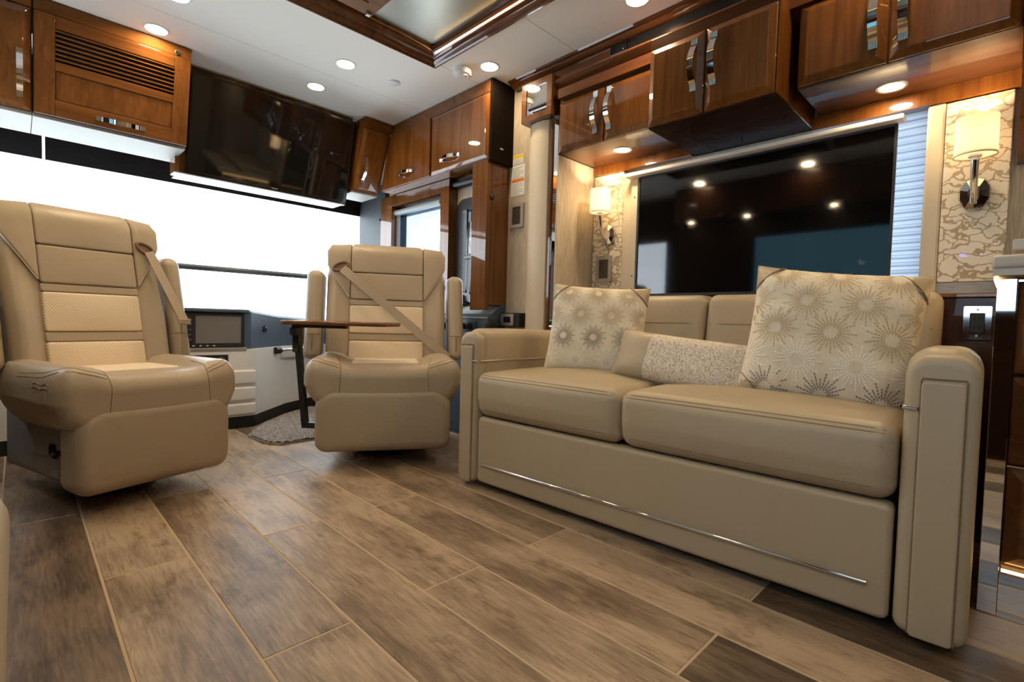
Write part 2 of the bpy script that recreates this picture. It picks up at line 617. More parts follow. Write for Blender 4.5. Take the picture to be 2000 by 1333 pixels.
def subdiv(poly, step):
    out = []
    n = len(poly)
    for i in range(n):
        a, b_ = poly[i], poly[(i + 1) % n]
        L = math.hypot(b_[0] - a[0], b_[1] - a[1])
        k = max(1, int(L / step))
        for j in range(k):
            out.append((a[0] + (b_[0] - a[0]) * j / k, a[1] + (b_[1] - a[1]) * j / k))
    return out
def pad(name, poly, depth, r, mat, parent=None, mapf=None, bulge=0.0, step=0.03, tf=None, nr=5):
    """upholstered pad: outline in (u, v), front at w = depth with a rounded edge r"""
    poly = subdiv(poly, step)
    n = len(poly)
    cu = sum(p[0] for p in poly) / n
    cv = sum(p[1] for p in poly) / n
    area = sum(poly[i][0] * poly[(i + 1) % n][1] - poly[(i + 1) % n][0] * poly[i][1] for i in range(n))
    sg = 1 if area > 0 else -1
    nor = []
    for i in range(n):
        a, c = poly[i - 1], poly[(i + 1) % n]
        dx, dy = c[0] - a[0], c[1] - a[1]
        L = math.hypot(dx, dy) or 1
        nor.append((-dy / L * sg, dx / L * sg))
    rings = [(0, 0.0)]
    for k in range(nr + 1):
        a = 0.5 * PI * k / nr
        rings.append((r * (1 - math.cos(a)), depth - r + r * math.sin(a)))
    rings.append((r + 0.004, depth))
    V = []
    for ins, wv in rings:
        for i in range(n):
            V.append((poly[i][0] + nor[i][0] * ins, poly[i][1] + nor[i][1] * ins, wv))
    base = V[-n:]
    for s in (0.85, 0.65, 0.42, 0.2):
        for q in base:
            V.append((cu + (q[0] - cu) * s, cv + (q[1] - cv) * s, depth))
    nrings = len(V) // n
    V.append((cu, cv, depth))
    if bulge:
        us = [p[0] for p in poly]
        vs = [p[1] for p in poly]
        um, uh = (max(us) + min(us)) / 2, (max(us) - min(us)) / 2
        vm, vh = (max(vs) + min(vs)) / 2, (max(vs) - min(vs)) / 2
        V = [v if v[2] < depth - r * 0.6 else (v[0], v[1], v[2] + bulge * max(0, 1 - ((v[0] - um) / uh) ** 2) * max(0, 1 - ((v[1] - vm) / vh) ** 2)) for v in V]
    F = [tuple(range(n))]
    for k in range(nrings - 1):
        for i in range(n):
            j = (i + 1) % n
            F.append((k * n + i, k * n + j, k * n + n + j, k * n + n + i))
    k = (nrings - 1) * n
    for i in range(n):
        F.append((k + i, k + (i + 1) % n, len(V) - 1))
    f = mapf or (lambda u, v, q: (u, -q, v))
    return shade(link(name, [f(*v) for v in V], F, mat, parent, tf=tf), 55)
def door(name, lo2, hi2, t, ch, dep, mat, parent, tf, name_pos=None):
    """slab door with wide chamfered rim. local: x right, z up, -y outward; plane y=0 at the carcass"""
    x0, z0 = lo2
    x1, z1 = hi2
    r0 = [(x0, z0), (x1, z0), (x1, z1), (x0, z1)]
    r1 = [(x0 + ch, z0 + ch), (x1 - ch, z0 + ch), (x1 - ch, z1 - ch), (x0 + ch, z1 - ch)]
    V = [(x, 0, z) for x, z in r0] + [(x, -t, z) for x, z in r0] + [(x, -t - dep, z) for x, z in r1]
    F = [(0, 1, 2, 3)]
    for k in (0, 4):
        F += [(k + i, k + (i + 1) % 4, k + 4 + (i + 1) % 4, k + 4 + i) for i in range(4)]
    F.append((8, 9, 10, 11))
    o = link(name, V, F, mat, parent, tf=tf)
    bm = bmesh.new()
    bm.from_mesh(o.data)
    bmesh.ops.bevel(bm, geom=[e for e in bm.edges if all(v.index >= 4 for v in e.verts)], offset=0.003, segments=2, profile=0.5, affect='EDGES')
    bm.to_mesh(o.data)
    bm.free()
    return o
def handle(parent, tf, length=0.2, width=0.02, rise=0.026):
    """arched chrome pull with ribbed feet. local: along z, outward -y, centred"""
    V, F = [], []
    K = 26
    for i in range(K + 1):
        t = -1 + 2 * i / K
        a = abs(t) / 0.76
        hgt = 0.003 if a >= 1 else 0.003 + rise * (1 - a * a)
        for dx, dy in ((-width / 2, 0), (width / 2, 0), (width / 2, -0.005), (-width / 2, -0.005)):
            V.append((dx, -hgt + dy, t * length / 2))
    for i in range(K):
        for k in range(4):
            F.append((i * 4 + k, i * 4 + (k + 1) % 4, i * 4 + 4 + (k + 1) % 4, i * 4 + 4 + k))
    F += [(0, 1, 2, 3), tuple(K * 4 + k for k in range(4))]
    for s in (-1, 1):
        for q in range(4):
            k = len(V)
            x = -width / 2 + (q + 0.5) * width / 4
            z0, z1 = sorted((s * length / 2 * 0.78, s * length / 2 * 0.995))
            V += bxv((x - width * 0.07, -0.0105, z0), (x + width * 0.07, 0, z1))
            F += [tuple(i + k for i in f) for f in BOXF]
    o = link('handle', V, F, 'chrome', parent, tf=tf)
    return shade(o, 30)
def T(origin, ex, ez):
    """frame: local x -> ex, local z -> ez, local y -> ez x ex (inwards)"""
    ex = Vector(ex).normalized()
    ez = Vector(ez).normalized()
    ey = ez.cross(ex)
    o = Vector(origin)
    return Matrix(((ex.x, ey.x, ez.x, o.x), (ex.y, ey.y, ez.y, o.y), (ex.z, ey.z, ez.z, o.z), (0, 0, 0, 1)))
def RX(a):
    return Matrix.Rotation(a, 4, 'X')
def TR(x, y, z):
    return Matrix.Translation((x, y, z))

# ================================================================== SETTING
CZ = 2.13          # ceiling height
XL, XR, XS = -0.45, 2.14, 2.42   # left wall, right body wall, slide-out back wall
YF, YB = 4.02, -2.4
# ---- floor with tiles
fl = struct(box('floor', (XL - 0.1, YB - 0.1, -0.08), (XS + 0.1, YF + 0.2, -0.0012), 'grout'))
X0, W, Y0, D = 0.1553, 0.2016, 0.459, 0.6148
tile_mesh = {}
G = 0.0028
for i in range(-3, 12):
    xa, xb = X0 + i * W, X0 + (i + 1) * W
    xa2, xb2 = max(xa, XL + 0.001), min(xb, XS - 0.001)
    if xb2 - xa2 < 0.03:
        continue
    par = i % 2
    for j in range(-6, 8):
        if j % 2 != par:
            continue
        ya, yb = Y0 + j * D, Y0 + (j + 2) * D
        ya2, yb2 = max(ya, YB + 0.001), min(yb, YF - 0.06)
        if yb2 - ya2 < 0.05:
            continue
        key = (round(xb2 - xa2, 4), round(yb2 - ya2, 4))
        if key not in tile_mesh:
            hx, hy = key[0] / 2 - G, key[1] / 2 - G
            e = 0.0015
            V = [(-hx, -hy, -0.004), (hx, -hy, -0.004), (hx, hy, -0.004), (-hx, hy, -0.004),
                 (-hx, -hy, -e), (hx, -hy, -e), (hx, hy, -e), (-hx, hy, -e),
                 (-hx + e, -hy + e, 0), (hx - e, -hy + e, 0), (hx - e, hy - e, 0), (-hx + e, hy - e, 0)]
            F = []
            for k in (0, 4):
                F += [(k + q, k + (q + 1) % 4, k + 4 + (q + 1) % 4, k + 4 + q) for q in range(4)]
            F.append((8, 9, 10, 11))
            o = link('tile', V, F, 'tile', fl)
            tile_mesh[key] = o.data
        else:
            o = bpy.data.objects.new('tile', tile_mesh[key])
            COL.objects.link(o)
            o.parent = fl
        o.location = ((xa2 + xb2) / 2, (ya2 + yb2) / 2, 0)

# ---- ceiling: panels around the raised tray
TX0, TX1, TY0, TY1 = 0.22, 1.665, -1.6, 2.34
ce = struct(box('ceiling', (XL - 0.1, YB - 0.1, CZ + 0.16), (XS + 0.1, YF + 0.2, CZ + 0.2), 'white_ceiling'))
SEAM = 2.885
def panel(lo, hi):
    return box('ceiling_panel', (lo[0], lo[1], CZ), (hi[0], hi[1], CZ + 0.02), 'white_ceiling', ce, bev=0.0015, seg=1)
panel((XL, SEAM + 0.001), (XR + 0.1, YF + 0.02))
panel((XL, TY1 - 0.03), (XR + 0.1, SEAM - 0.001))
panel((TX1 - 0.03, 1.666), (XR + 0.1, TY1 - 0.032))
panel((TX1 - 0.03, -1.0), (XR + 0.1, 1.664))
panel((TX1 - 0.03, YB), (XR + 0.1, -1.002))
panel((XL, YB), (TX0 + 0.03, TY1 - 0.032))
panel((TX0 + 0.032, YB), (TX1 - 0.032, TY0 + 0.03))

# ---- tray moulding (mitred picture-frame profile) and mirror
def frame_sweep(name, prof, x0, x1, y0, y1, mat, parent=None):
    """prof: (inset towards the tray middle, z)"""
    n = len(prof)
    V, F = [], []
    for (cx, cy, sx, sy) in ((x0, y0, 1, 1), (x1, y0, -1, 1), (x1, y1, -1, -1), (x0, y1, 1, -1)):
        for d, z in prof:
            V.append((cx + sx * d, cy + sy * d, z))
    for c in range(4):
        e = (c + 1) % 4
        for k in range(n):
            q = (k + 1) % n
            F.append((c * n + k, e * n + k, e * n + q, c * n + q))
    return shade(link(name, V, F, mat, parent), 30)
tr1 = struct(frame_sweep('trim_1', [(0, CZ + 0.02), (0, CZ - 0.006), (0.006, CZ - 0.016), (0.016, CZ - 0.018), (0.022, CZ - 0.010),
                                    (0.030, CZ - 0.012), (0.040, CZ - 0.004), (0.046, CZ + 0.008), (0.046, CZ + 0.02)],
                         TX0, TX1, TY0, TY1, 'wood_y'))
frame_sweep('inner_moulding', [(0.046, CZ + 0.006), (0.060, CZ + 0.010), (0.068, CZ + 0.02), (0.080, CZ + 0.026), (0.088, CZ + 0.045),
                               (0.088, CZ + 0.055), (0.046, CZ + 0.055)], TX0, TX1, TY0, TY1, 'wood_y', tr1)
tp = struct(box('ceiling_mirror', (TX0 + 0.05, TY0 + 0.05, CZ + 0.05), (TX1 - 0.05, TY1 - 0.05, CZ + 0.058), 'tray_mirror'))
led = struct(tube('ceiling_light_strip', [(TX1 - 0.066, TY1 - 0.09, CZ + 0.0165), (TX1 - 0.066, TY0 + 0.1, CZ + 0.0165)], 0.004, 'led', n=6))

# ---- walls
CT = CZ + 0.16
wr = []
WY0, WY1, WZ0, WZ1 = 2.80, 3.44, 0.84, 1.585     # driver side window
VY0, VY1, VZ0, VZ1 = 2.36, 2.715, 0.80, 1.52      # small window beside it
wall = struct(boxes('wall_right', [((XR, 1.80, 0), (XR + 0.06, VY0, CT)), ((XR, VY1, 0), (XR + 0.06, WY0, CT)), ((XR, WY1, 0), (XR + 0.06, YF, CT)),
                                   ((XR, VY0, 0), (XR + 0.06, VY1, VZ0)), ((XR, VY0, VZ1), (XR + 0.06, VY1, CT)),
                                   ((XR, WY0, 0), (XR + 0.06, WY1, WZ0)), ((XR, WY0, WZ1), (XR + 0.06, WY1, CT))], 'wall_fabric'))
SW0, SW1, SZ0, SZ1 = 0.262, 1.49, 0.90, 1.56     # slide-out window
struct(boxes('wall_slide', [((XS, -0.9, 0), (XS + 0.06, SW0, CT)), ((XS, SW1, 0), (XS + 0.06, 1.80, CT)),
                            ((XS, SW0, 0), (XS + 0.06, SW1, SZ0)), ((XS, SW0, SZ1), (XS + 0.06, SW1, CT))], 'wall_fabric'))
struct(boxes('wall_slide_end', [((2.16, 1.772, 0), (XS, 1.80, CZ - 0.1)), ((2.066, 1.7605, 0), (XS, 1.772, 1.62))], 'wall_fabric'))
struct(box('wall_slide_rear', (2.0, -0.96, 0), (XS + 0.06, -0.9, CT), 'wall_fabric'))
struct(box('wall_back', (XL - 0.06, YB - 0.06, 0), (XS + 0.06, YB, CT), 'wall_fabric'))
struct(box('wall_right_rear', (XR, YB, 0), (XR + 0.06, -0.96, CT), 'wall_fabric'))
LW = [(-0.75, 0.52, 0.86, 1.62), (0.75, 1.85, 1.0, 1.62), (2.78, 3.50, 0.98, 1.66)]
ys = [YB] + [v for q in LW for v in q[:2]] + [YF]
lst = [((XL - 0.06, ys[k], 0), (XL, ys[k + 1], CT)) for k in range(0, len(ys), 2)]
for a, b_, z0, z1 in LW:
    lst += [((XL - 0.06, a, 0), (XL, b_, z0)), ((XL - 0.06, a, z1), (XL, b_, CT))]
struct(boxes('wall_left', lst, 'wood_under'))
for k, (nm, mt) in enumerate((('window_7', 'glass_mid'), ('window_3', 'glass_tint'), ('window_4', 'glass'))):
    struct(box(nm, (XL - 0.04, LW[k][0], LW[k][2]), (XL - 0.03, LW[k][1], LW[k][3]), mt))
# front wall under and above the windshield
struct(boxes('wall_front', [((XL - 0.06, YF, 0), (XR + 0.06, YF + 0.06, 0.60)), ((XL - 0.06, YF, 1.80), (XR + 0.06, YF + 0.06, CT)),
                            ((XL - 0.06, YF, 0.60), (XL, YF + 0.06, 1.80))], 'black_matte'))
wi = struct(box('window_1', (XL, YF + 0.03, 0.60), (XR + 0.06, YF + 0.036, 1.80), 'glass'))
box('wiper_arm', (0.2, YF + 0.06, 1.025), (1.75, YF + 0.08, 1.052), 'outside_dark', wi)
box('wiper_blade', (0.3, YF + 0.045, 1.048), (1.70, YF + 0.058, 1.062), 'roller_grey', wi)
# black windshield shade in two halves with a lit slit between
sh = struct(box('window_shade_1', (XL, 3.985, 1.584), (0.109, 3.995, 1.86), 'black_matte'))
sh = struct(box('window_shade_2', (0.121, 3.985, 1.584), (XR - 0.002, 3.995, 1.86), 'black_matte'))
struct(box('trim_2', (XL, 3.90, 1.78), (XR - 0.001, 3.98, CZ - 0.001), 'black_matte'))
# corner pillar beside the windshield
pil = struct(prism('trim_3', [(2.08, 3.975), (2.115, 3.62), (XR - 0.001, 3.60), (XR - 0.001, 4.015)], 'z', 0.72, 1.80, 'pillar_grey'))
lathe('screw_cap', [(0.0, 0.008), (0.009, 0.006), (0.011, 0.0)], 'black_plastic', pil, seg=12,
      tf=TR(2.108, 3.69, 1.52) @ Matrix.Rotation(-PI / 2, 4, 'Y'))

# driver side window: frame, glass, roller shade
win = struct(boxes('window_2', [((XR - 0.005, WY0, WZ0), (XR + 0.05, WY0 + 0.05, WZ1)), ((XR - 0.005, WY1 - 0.02, WZ0), (XR + 0.05, WY1, WZ1)),
                                ((XR - 0.005, WY0, WZ0), (XR + 0.05, WY1, WZ0 + 0.03)), ((XR - 0.005, WY0, WZ1 - 0.06), (XR + 0.05, WY1, WZ1))], 'black_plastic'))
box('pane', (XR + 0.03, WY0 + 0.05, WZ0 + 0.03), (XR + 0.034, WY1 - 0.02, WZ1 - 0.06), 'glass', win)
box('side_track', (XR - 0.03, WY0 + 0.045, WZ0), (XR - 0.012, WY0 + 0.07, WZ1 - 0.05), 'roller_grey', win, bev=0.002)
box('side_track', (XR - 0.03, WY1 - 0.03, WZ0), (XR - 0.012, WY1 + 0.0, WZ1 - 0.05), 'roller_grey', win, bev=0.002)
tube('shade_roller', [(XR - 0.035, WY0 + 0.05, WZ1 - 0.045), (XR - 0.035, WY1 + 0.015, WZ1 - 0.045)], 0.022, 'roller_grey', win, n=16)
boxes('shade_cloth', [((XR + 0.012, WY1 - 0.24, WZ0 + 0.02), (XR + 0.014, WY1 - 0.02, WZ1 - 0.06)),
                      ((XR + 0.012, WY0 + 0.05, WZ1 - 0.12), (XR + 0.014, WY1 - 0.24, WZ1 - 0.06))], 'shade_mesh', win)
# wooden surround
FX = 2.065
tr = struct(boxes('trim_4', [((FX, 2.715, 0.78), (XR, WY0 + 0.01, 1.668)), ((FX, WY1, 0.78), (XR, 3.60, 1.668)),
                             ((FX, WY0 + 0.01, WZ1), (XR, WY1, 1.668))], 'wood_frontz'))
# small rounded window
def ring_prism(name, outer, inner, axis, a, b_, mat, parent=None):
    n = len(outer)
    def P(t, q):
        return (t, q[0], q[1]) if axis == 'x' else ((q[0], t, q[1]) if axis == 'y' else (q[0], q[1], t))
    V = [P(a, q) for q in outer] + [P(a, q) for q in inner] + [P(b_, q) for q in outer] + [P(b_, q) for q in inner]
    F = []
    for i in range(n):
        j = (i + 1) % n
        F += [(i, j, n + j, n + i), (2 * n + i, 2 * n + j, 3 * n + j, 3 * n + i), (i, j, 2 * n + j, 2 * n + i), (n + i, n + j, 3 * n + j, 3 * n + i)]
    return shade(link(name, V, F, mat, parent), 35)
sv = struct(ring_prism('window_5', rrect(VY0 - 0.02, VY1 - 0.005, VZ0 - 0.02, VZ1 + 0.01, 0.09), rrect(VY0 + 0.05, VY1 - 0.065, VZ0 + 0.04, VZ1 - 0.06, 0.05), 'x', XR - 0.02, XR + 0.05, 'black_plastic'))
box('pane', (XR + 0.03, VY0 + 0.03, VZ0 + 0.02), (XR + 0.034, VY1 - 0.05, VZ1 - 0.04), 'glass', sv)
box('mullion', (XR + 0.0, VY1 - 0.115, VZ0), (XR + 0.028, VY1 - 0.10, VZ1 - 0.03), 'black_gloss', sv)
box('mullion', (XR + 0.0, VY1 - 0.165, VZ0), (XR + 0.028, VY1 - 0.145, VZ1 - 0.03), 'black_gloss', sv)
box('latch', (XR - 0.01, VY1 - 0.17, 1.13), (XR + 0.02, VY1 - 0.09, 1.155), 'black_gloss', sv, bev=0.003)
tube('grab_rod', [(XR + 0.01, VY1 - 0.125, 1.17), (XR + 0.01, VY1 - 0.125, 1.38)], 0.006, 'chrome', sv)
rs = thing('roller_shade', 'black rolled-up shade tube above the small rounded cockpit window', 'shade', (XR - 0.04, 2.55, 1.62))
tube('roller', [(XR - 0.036, 2.41, 1.628), (XR - 0.036, 2.70, 1.628)], 0.024, 'black_plastic', rs, n=16)
tube('end_cap', [(XR - 0.036, 2.70, 1.628), (XR - 0.036, 2.708, 1.628)], 0.026, 'black_gloss', rs, n=16)

# ---- slide-out: back wall dressing
wn = struct(box('wall_wainscot', (2.352, -0.9, 0), (XS - 0.001, 1.759, 0.845), 'wood_dark'))
struct(box('trim_5', (2.33, -0.9, 0.846), (XS - 0.001, 1.759, 0.862), 'wood_y', bev=0.004))
struct(box('trim_6', (2.395, 0.022, 0.862), (XS - 0.001, 0.26, 0.905), 'console_fabric'))
# pleated day shade in the slide window
sp = thing('pleated_shade', 'white pleated day shade glowing in the window behind the lift television', 'shade', (2.41, 0.87, 0.9))
V, F = [], []
nz = 44
for k in range(nz + 1):
    z = SZ0 + 0.02 + (SZ1 - SZ0 - 0.02) * k / nz
    x = 2.423 + (0.014 if k % 2 else 0.0)
    V += [(x, SW0 + 0.002, z), (x, SW1 - 0.002, z)]
for k in range(nz):
    F.append((2 * k, 2 * k + 1, 2 * k + 3, 2 * k + 2))
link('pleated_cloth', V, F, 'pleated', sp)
box('bottom_rail', (2.415, SW0 + 0.002, SZ0 + 0.002), (2.437, SW1 - 0.002, SZ0 + 0.02), 'taupe', sp, bev=0.003)
struct(box('window_6', (2.46, SW0, SZ0), (2.466, SW1, SZ1), 'glass'))
# leather side strips
for nm, y0, y1 in (('trim_7', 0.21, 0.262), ('trim_8', 1.49, 1.56)):
    struct(box(nm, (2.385, y0, 0.863), (XS - 0.001, y1, 1.555), 'leather_column', bev=0.008))
# crackle panels
struct(box('wall_panel_1', (2.388, 0.035, 0.906), (XS - 0.001, 0.209, 1.55), 'crackle', bev=0.003))
struct(box('wall_panel_2', (2.388, 1.561, 0.863), (XS - 0.001, 1.757, 1.57), 'crackle', bev=0.003))

# ================================================================== SLIDE CABINETRY
# fascia with crown mouldings (runs along Y at the ceiling)
FA, FB = -0.9, 2.16
fa = struct(prism('trim_9', [(2.055, CZ - 0.001), (2.06, CZ - 0.010), (2.074, CZ - 0.014), (2.080, CZ - 0.024), (2.092, CZ - 0.030), (2.10, CZ - 0.033), (2.15, CZ - 0.033), (2.15, CZ - 0.001)], 'y', FA, FB, 'wood_y', smooth=True))
struct(box('trim_10', (2.108, FA, 1.99), (2.16, 2.03, CZ - 0.034), 'wood_y'))
struct(prism('trim_11', [(2.046, 2.008), (2.049, 2.016), (2.058, 2.019), (2.108, 2.045), (2.16, 2.045), (2.16, 1.955), (2.10, 1.955), (2.096, 1.968), (2.080, 1.976), (2.066, 1.990), (2.054, 1.998)], 'y', FA, 1.80, 'wood_y', smooth=True))
sl = thing('soundbar', 'black glass soundbar strip set in the wooden fascia above the sofa', 'soundbar', (2.10, 0.6, 2.07))
box('glass_front', (2.099, -0.3, 2.047), (2.1075, 1.37, 2.096), 'black_gloss', sl, bev=0.002)
rd = thing('fascia_display', 'small black display at the end of the black fascia strip', 'display', (2.10, 1.43, 2.07))
box('display_body', (2.096, 1.378, 2.047), (2.1075, 1.475, 2.096), 'black_gloss', rd, bev=0.002)
lathe('indicator_light', [(0, 0.0015), (0.002, 0.001), (0.002, 0)], 'key_glow', rd, seg=8, tf=TR(2.096, 1.40, 2.06) @ Matrix.Rotation(-PI / 2, 4, 'Y'))

FACE_X = lambda x, y, z: T((x, y, z), (0, -1, 0), (0, 0, 1))   # face seen from -X: local x -> -Y
def slide_cabinet(name, label, x, y_hi, y_lo, z0, z1, ztop, split, hz, xback=XS, mat='wood_z', body='wood_dark', hside=True, gap=0.003, dark=False):
    t = thing(name, label, 'cabinet', (x, (y_hi + y_lo) / 2, z0))
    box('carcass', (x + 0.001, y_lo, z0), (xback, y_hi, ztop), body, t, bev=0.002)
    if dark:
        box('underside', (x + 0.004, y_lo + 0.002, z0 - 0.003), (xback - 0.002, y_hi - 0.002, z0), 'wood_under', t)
    fr = FACE_X(x, y_hi, z0)
    wdt = y_hi - y_lo
    edges = [0] + [y_hi - s for s in split] + [wdt]
    for k in range(len(edges) - 1):
        d = door('door', (edges[k] + gap, 0.002), (edges[k + 1] - gap, z1 - z0), 0.006, 0.026, 0.014, mat, t, fr)
        hx = edges[1] + (-0.040 if k == 0 else 0.040)
        handle(d, fr @ TR(hx, -0.020, hz - z0), length=0.205, width=0.026, rise=0.030)
    return t
cA = slide_cabinet('wall_cabinet', 'two-door cherry cabinet above the smaller wall sconce, nearest the cockpit', 2.06, 1.757, 1.165, 1.622, 1.885, 1.955, [1.468], 1.765)
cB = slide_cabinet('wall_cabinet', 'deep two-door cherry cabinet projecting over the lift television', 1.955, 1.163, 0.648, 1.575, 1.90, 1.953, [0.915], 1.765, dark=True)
cC = slide_cabinet('wall_cabinet', 'two-door cherry cabinet with recessed light underneath, beside the right sconce', 2.06, 0.61, 0.022, 1.612, 1.90, 1.953, [0.338], 1.765)
box('side_panel', (1.95, 0.642, 1.574), (XS, 0.6475, 1.94), 'wood_z', cB)
struct(box('trim_12', (2.04, -0.9, 1.905), (XS, 1.757, 1.954), 'wood_y'))
# valance boards under the soffit
struct(box('trim_13', (2.375, 0.022, 1.555), (XS - 0.001, 0.64, 1.611), 'wood_z'))
struct(box('trim_14', (2.375, 1.17, 1.571), (XS - 0.001, 1.757, 1.621), 'wood_z'))
# hanging end panel at the right edge
ep = thing('end_panel', 'dark glossy wooden end panel hanging beside the right sconce', 'panel', (2.2, 0.01, 1.4))
prism('panel', [(1.92, 2.0), (XS - 0.002, 2.0), (XS - 0.002, 1.30), (2.36, 1.30), (2.30, 1.42), (2.06, 1.56), (1.92, 1.60)], 'y', -0.002, 0.020, 'wood_y', ep)

# ---- column by the slide opening
cl = thing('column', 'cream padded half-round column beside the slide-out opening', 'column', (2.1, 1.92, 0))
prf = [(XR - 0.001, 2.012), (2.105, 2.010), (2.085, 1.995), (2.072, 1.965), (2.068, 1.925), (2.072, 1.885), (2.085, 1.855), (2.10, 1.846), (XR - 0.001, 1.846)]
prism('padding', prf, 'z', 0.0, 1.838, 'leather_column', cl, smooth=True)
prism('wood_edge', [(XR - 0.001, 1.844), (2.085, 1.844), (2.078, 1.832), (2.08, 1.820), (2.09, 1.812), (XR - 0.001, 1.812)], 'z', 0.0, 1.838, 'wood_z', cl, smooth=True)
tube('chrome_strip', [(2.094, 1.806, 0.0), (2.094, 1.806, 1.838)], 0.005, 'chrome', cl)
box('mirror_strip', (2.072, 1.7725, 0.0), (2.158, 1.80, 1.838), 'mirror', cl)
cp = thing('column_capital', 'square wooden capital box with a mirror face on the cream column', 'capital', (2.09, 1.9, 1.84))
box('capital_body', (2.045, 1.798, 1.84), (XR + 0.018, 2.026, 2.055), 'wood_z', cp, bev=0.002)
ring_prism('mirror_frame', rrect(1.80, 2.024, 1.842, 2.053, 0.003, 2), rrect(1.836, 1.988, 1.876, 2.02, 0.003, 2), 'x', 2.037, 2.0445, 'wood_z', cp)
box('mirror', (2.041, 1.834, 1.874), (2.0445, 1.99, 2.022), 'mirror', cp)

# ---- downlights
def downlight(x, y, z, label, r=0.043, rim='white_plastic', grp='recessed ceiling lights'):
    t = thing('downlight', label, 'light', (x, y, z), group=grp)
    lathe('rim', [(r, 0.0), (r + 0.004, -0.004), (r + 0.012, -0.003), (r + 0.014, 0.0)], rim, t, (x, y, z), seg=32)
    lathe('lens', [(0.0, -0.0025), (r * 0.8, -0.0025), (r, -0.001)], 'lamp', t, (x, y, z), seg=32)
    return t
downlight(0.503, 3.081, CZ, 'round recessed light above the louvred cabinet')
downlight(0.515, 2.69, CZ, 'round recessed light cut by the top edge of the picture')
downlight(1.309, 2.691, CZ, 'round recessed light nearest the front corner of the ceiling tray')
downlight(1.311, 3.085, CZ, 'round recessed light just in front of the cockpit television')
downlight(1.867, 2.115, CZ, 'round recessed light beside the smoke detector')
downlight(1.914, 1.214, CZ, 'round recessed light above the deep cherry cabinet')
for y in (0.3, -0.7, -1.6):
    downlight(1.90, y, CZ, 'round recessed light outside the picture on the sofa side')
for y in (2.25, 1.3, 0.2, -1.0):
    downlight(-0.08, y, CZ, 'round recessed light outside the picture on the left side')
downlight(2.225, 1.468, 1.622, 'recessed light under the cabinet beside the smaller sconce', 0.036, 'brushed', 'soffit lights')
downlight(2.268, 0.356, 1.612, 'recessed light under the cabinet beside the right sconce', 0.036, 'brushed', 'soffit lights')

lo_ = thing('left_overhead_cabinet', 'dark overhead cabinet outside the picture, mirrored in the lift television', 'cabinet', (XL + 0.12, 1.0, 1.80))
box('carcass', (XL + 0.002, -1.2, 1.80), (XL + 0.27, 2.55, CZ - 0.002), 'wood_dark', lo_, bev=0.003)
for y in (2.42, 1.86, 1.14, 0.4):
    downlight(XL + 0.16, y, 1.80, 'small light under the dark overhead cabinet outside the picture', 0.026, 'brushed', 'left soffit lights')

# ---- smoke detector and sensor disc
sd = thing('smoke_detector', 'white round smoke detector on the ceiling near the tray corner', 'smoke detector', (1.784, 2.249, CZ))
lathe('body', [(0.048, -0.001), (0.050, -0.012), (0.050, -0.028), (0.046, -0.034), (0.034, -0.037), (0.030, -0.044), (0.0, -0.045)], 'white_plastic', sd, (1.784, 2.249, CZ), seg=36)
box('red_label', (1.765, 2.215, CZ - 0.0455), (1.803, 2.222, CZ - 0.044), 'red_mark', sd, tf=TR(1.784, 2.2, 0) @ Matrix.Rotation(-0.78, 4, 'Z') @ TR(-1.784, -2.2, 0))
sn = thing('sensor_disc', 'small flat white sensor disc on the ceiling near the tray', 'sensor', (1.609, 2.676, CZ))
lathe('body', [(0.034, -0.001), (0.034, -0.006), (0.030, -0.009), (0.0, -0.010)], 'white_plastic', sn, (1.609, 2.676, CZ), seg=28)

# ---- vent grille in the tray
vg = thing('air_vent', 'slotted wooden air vent panel in the ceiling tray', 'vent', (0.9, 1.9, CZ + 0.03))
VX0, VX1, VY_0, VY_1 = 0.60, 1.205, 1.55, 2.225
vz0, vz1 = CZ + 0.022, CZ + 0.049
slots = []
nsl = 12
sl0, sl1 = VX0 + 0.06, VX1 - 0.06
boxes('panel_border', [((VX0, VY_0, vz0), (VX1, VY_0 + 0.05, vz1)), ((VX0, VY_1 - 0.05, vz0), (VX1, VY_1, vz1)),
                       ((VX0, VY_0 + 0.05, vz0), (sl0, VY_1 - 0.05, vz1)), ((sl1, VY_0 + 0.05, vz0), (VX1, VY_1 - 0.05, vz1))], 'vent_wood', vg)
span = (VY_1 - 0.05) - (VY_0 + 0.05)
pitch = span / nsl
for k in range(nsl):
    ya = VY_0 + 0.05 + k * pitch
    box('slat', (sl0, ya + 0.012, vz0), (sl1, ya + pitch, vz1 - 0.006), 'vent_wood', vg)
box('backing', (sl0, VY_0 + 0.05, vz1 - 0.004), (sl1, VY_1 - 0.05, vz1), 'dark_void', vg)
box('latch', (VX1 - 0.034, VY_1 - 0.028, vz0 - 0.012), (VX1 - 0.012, VY_1 - 0.006, vz0), 'chrome', vg, bev=0.002)

# ================================================================== FRONT OVERHEAD CABINETS (tilted faces)
def tilt_frame(x, yb, zb, yt, zt=CZ):
    return T((x, yb, zb), (1, 0, 0), (0, yt - yb, zt - zb)), math.hypot(yt - yb, zt - zb)
def tilt_body(par, x0, x1, yb, zb, yt, yback, mat):
    prism('carcass', [(yt + 0.004, CZ - 0.002), (yb + 0.004, zb), (yback, zb), (yback, CZ - 0.002)], 'x', x0, x1, mat, par)
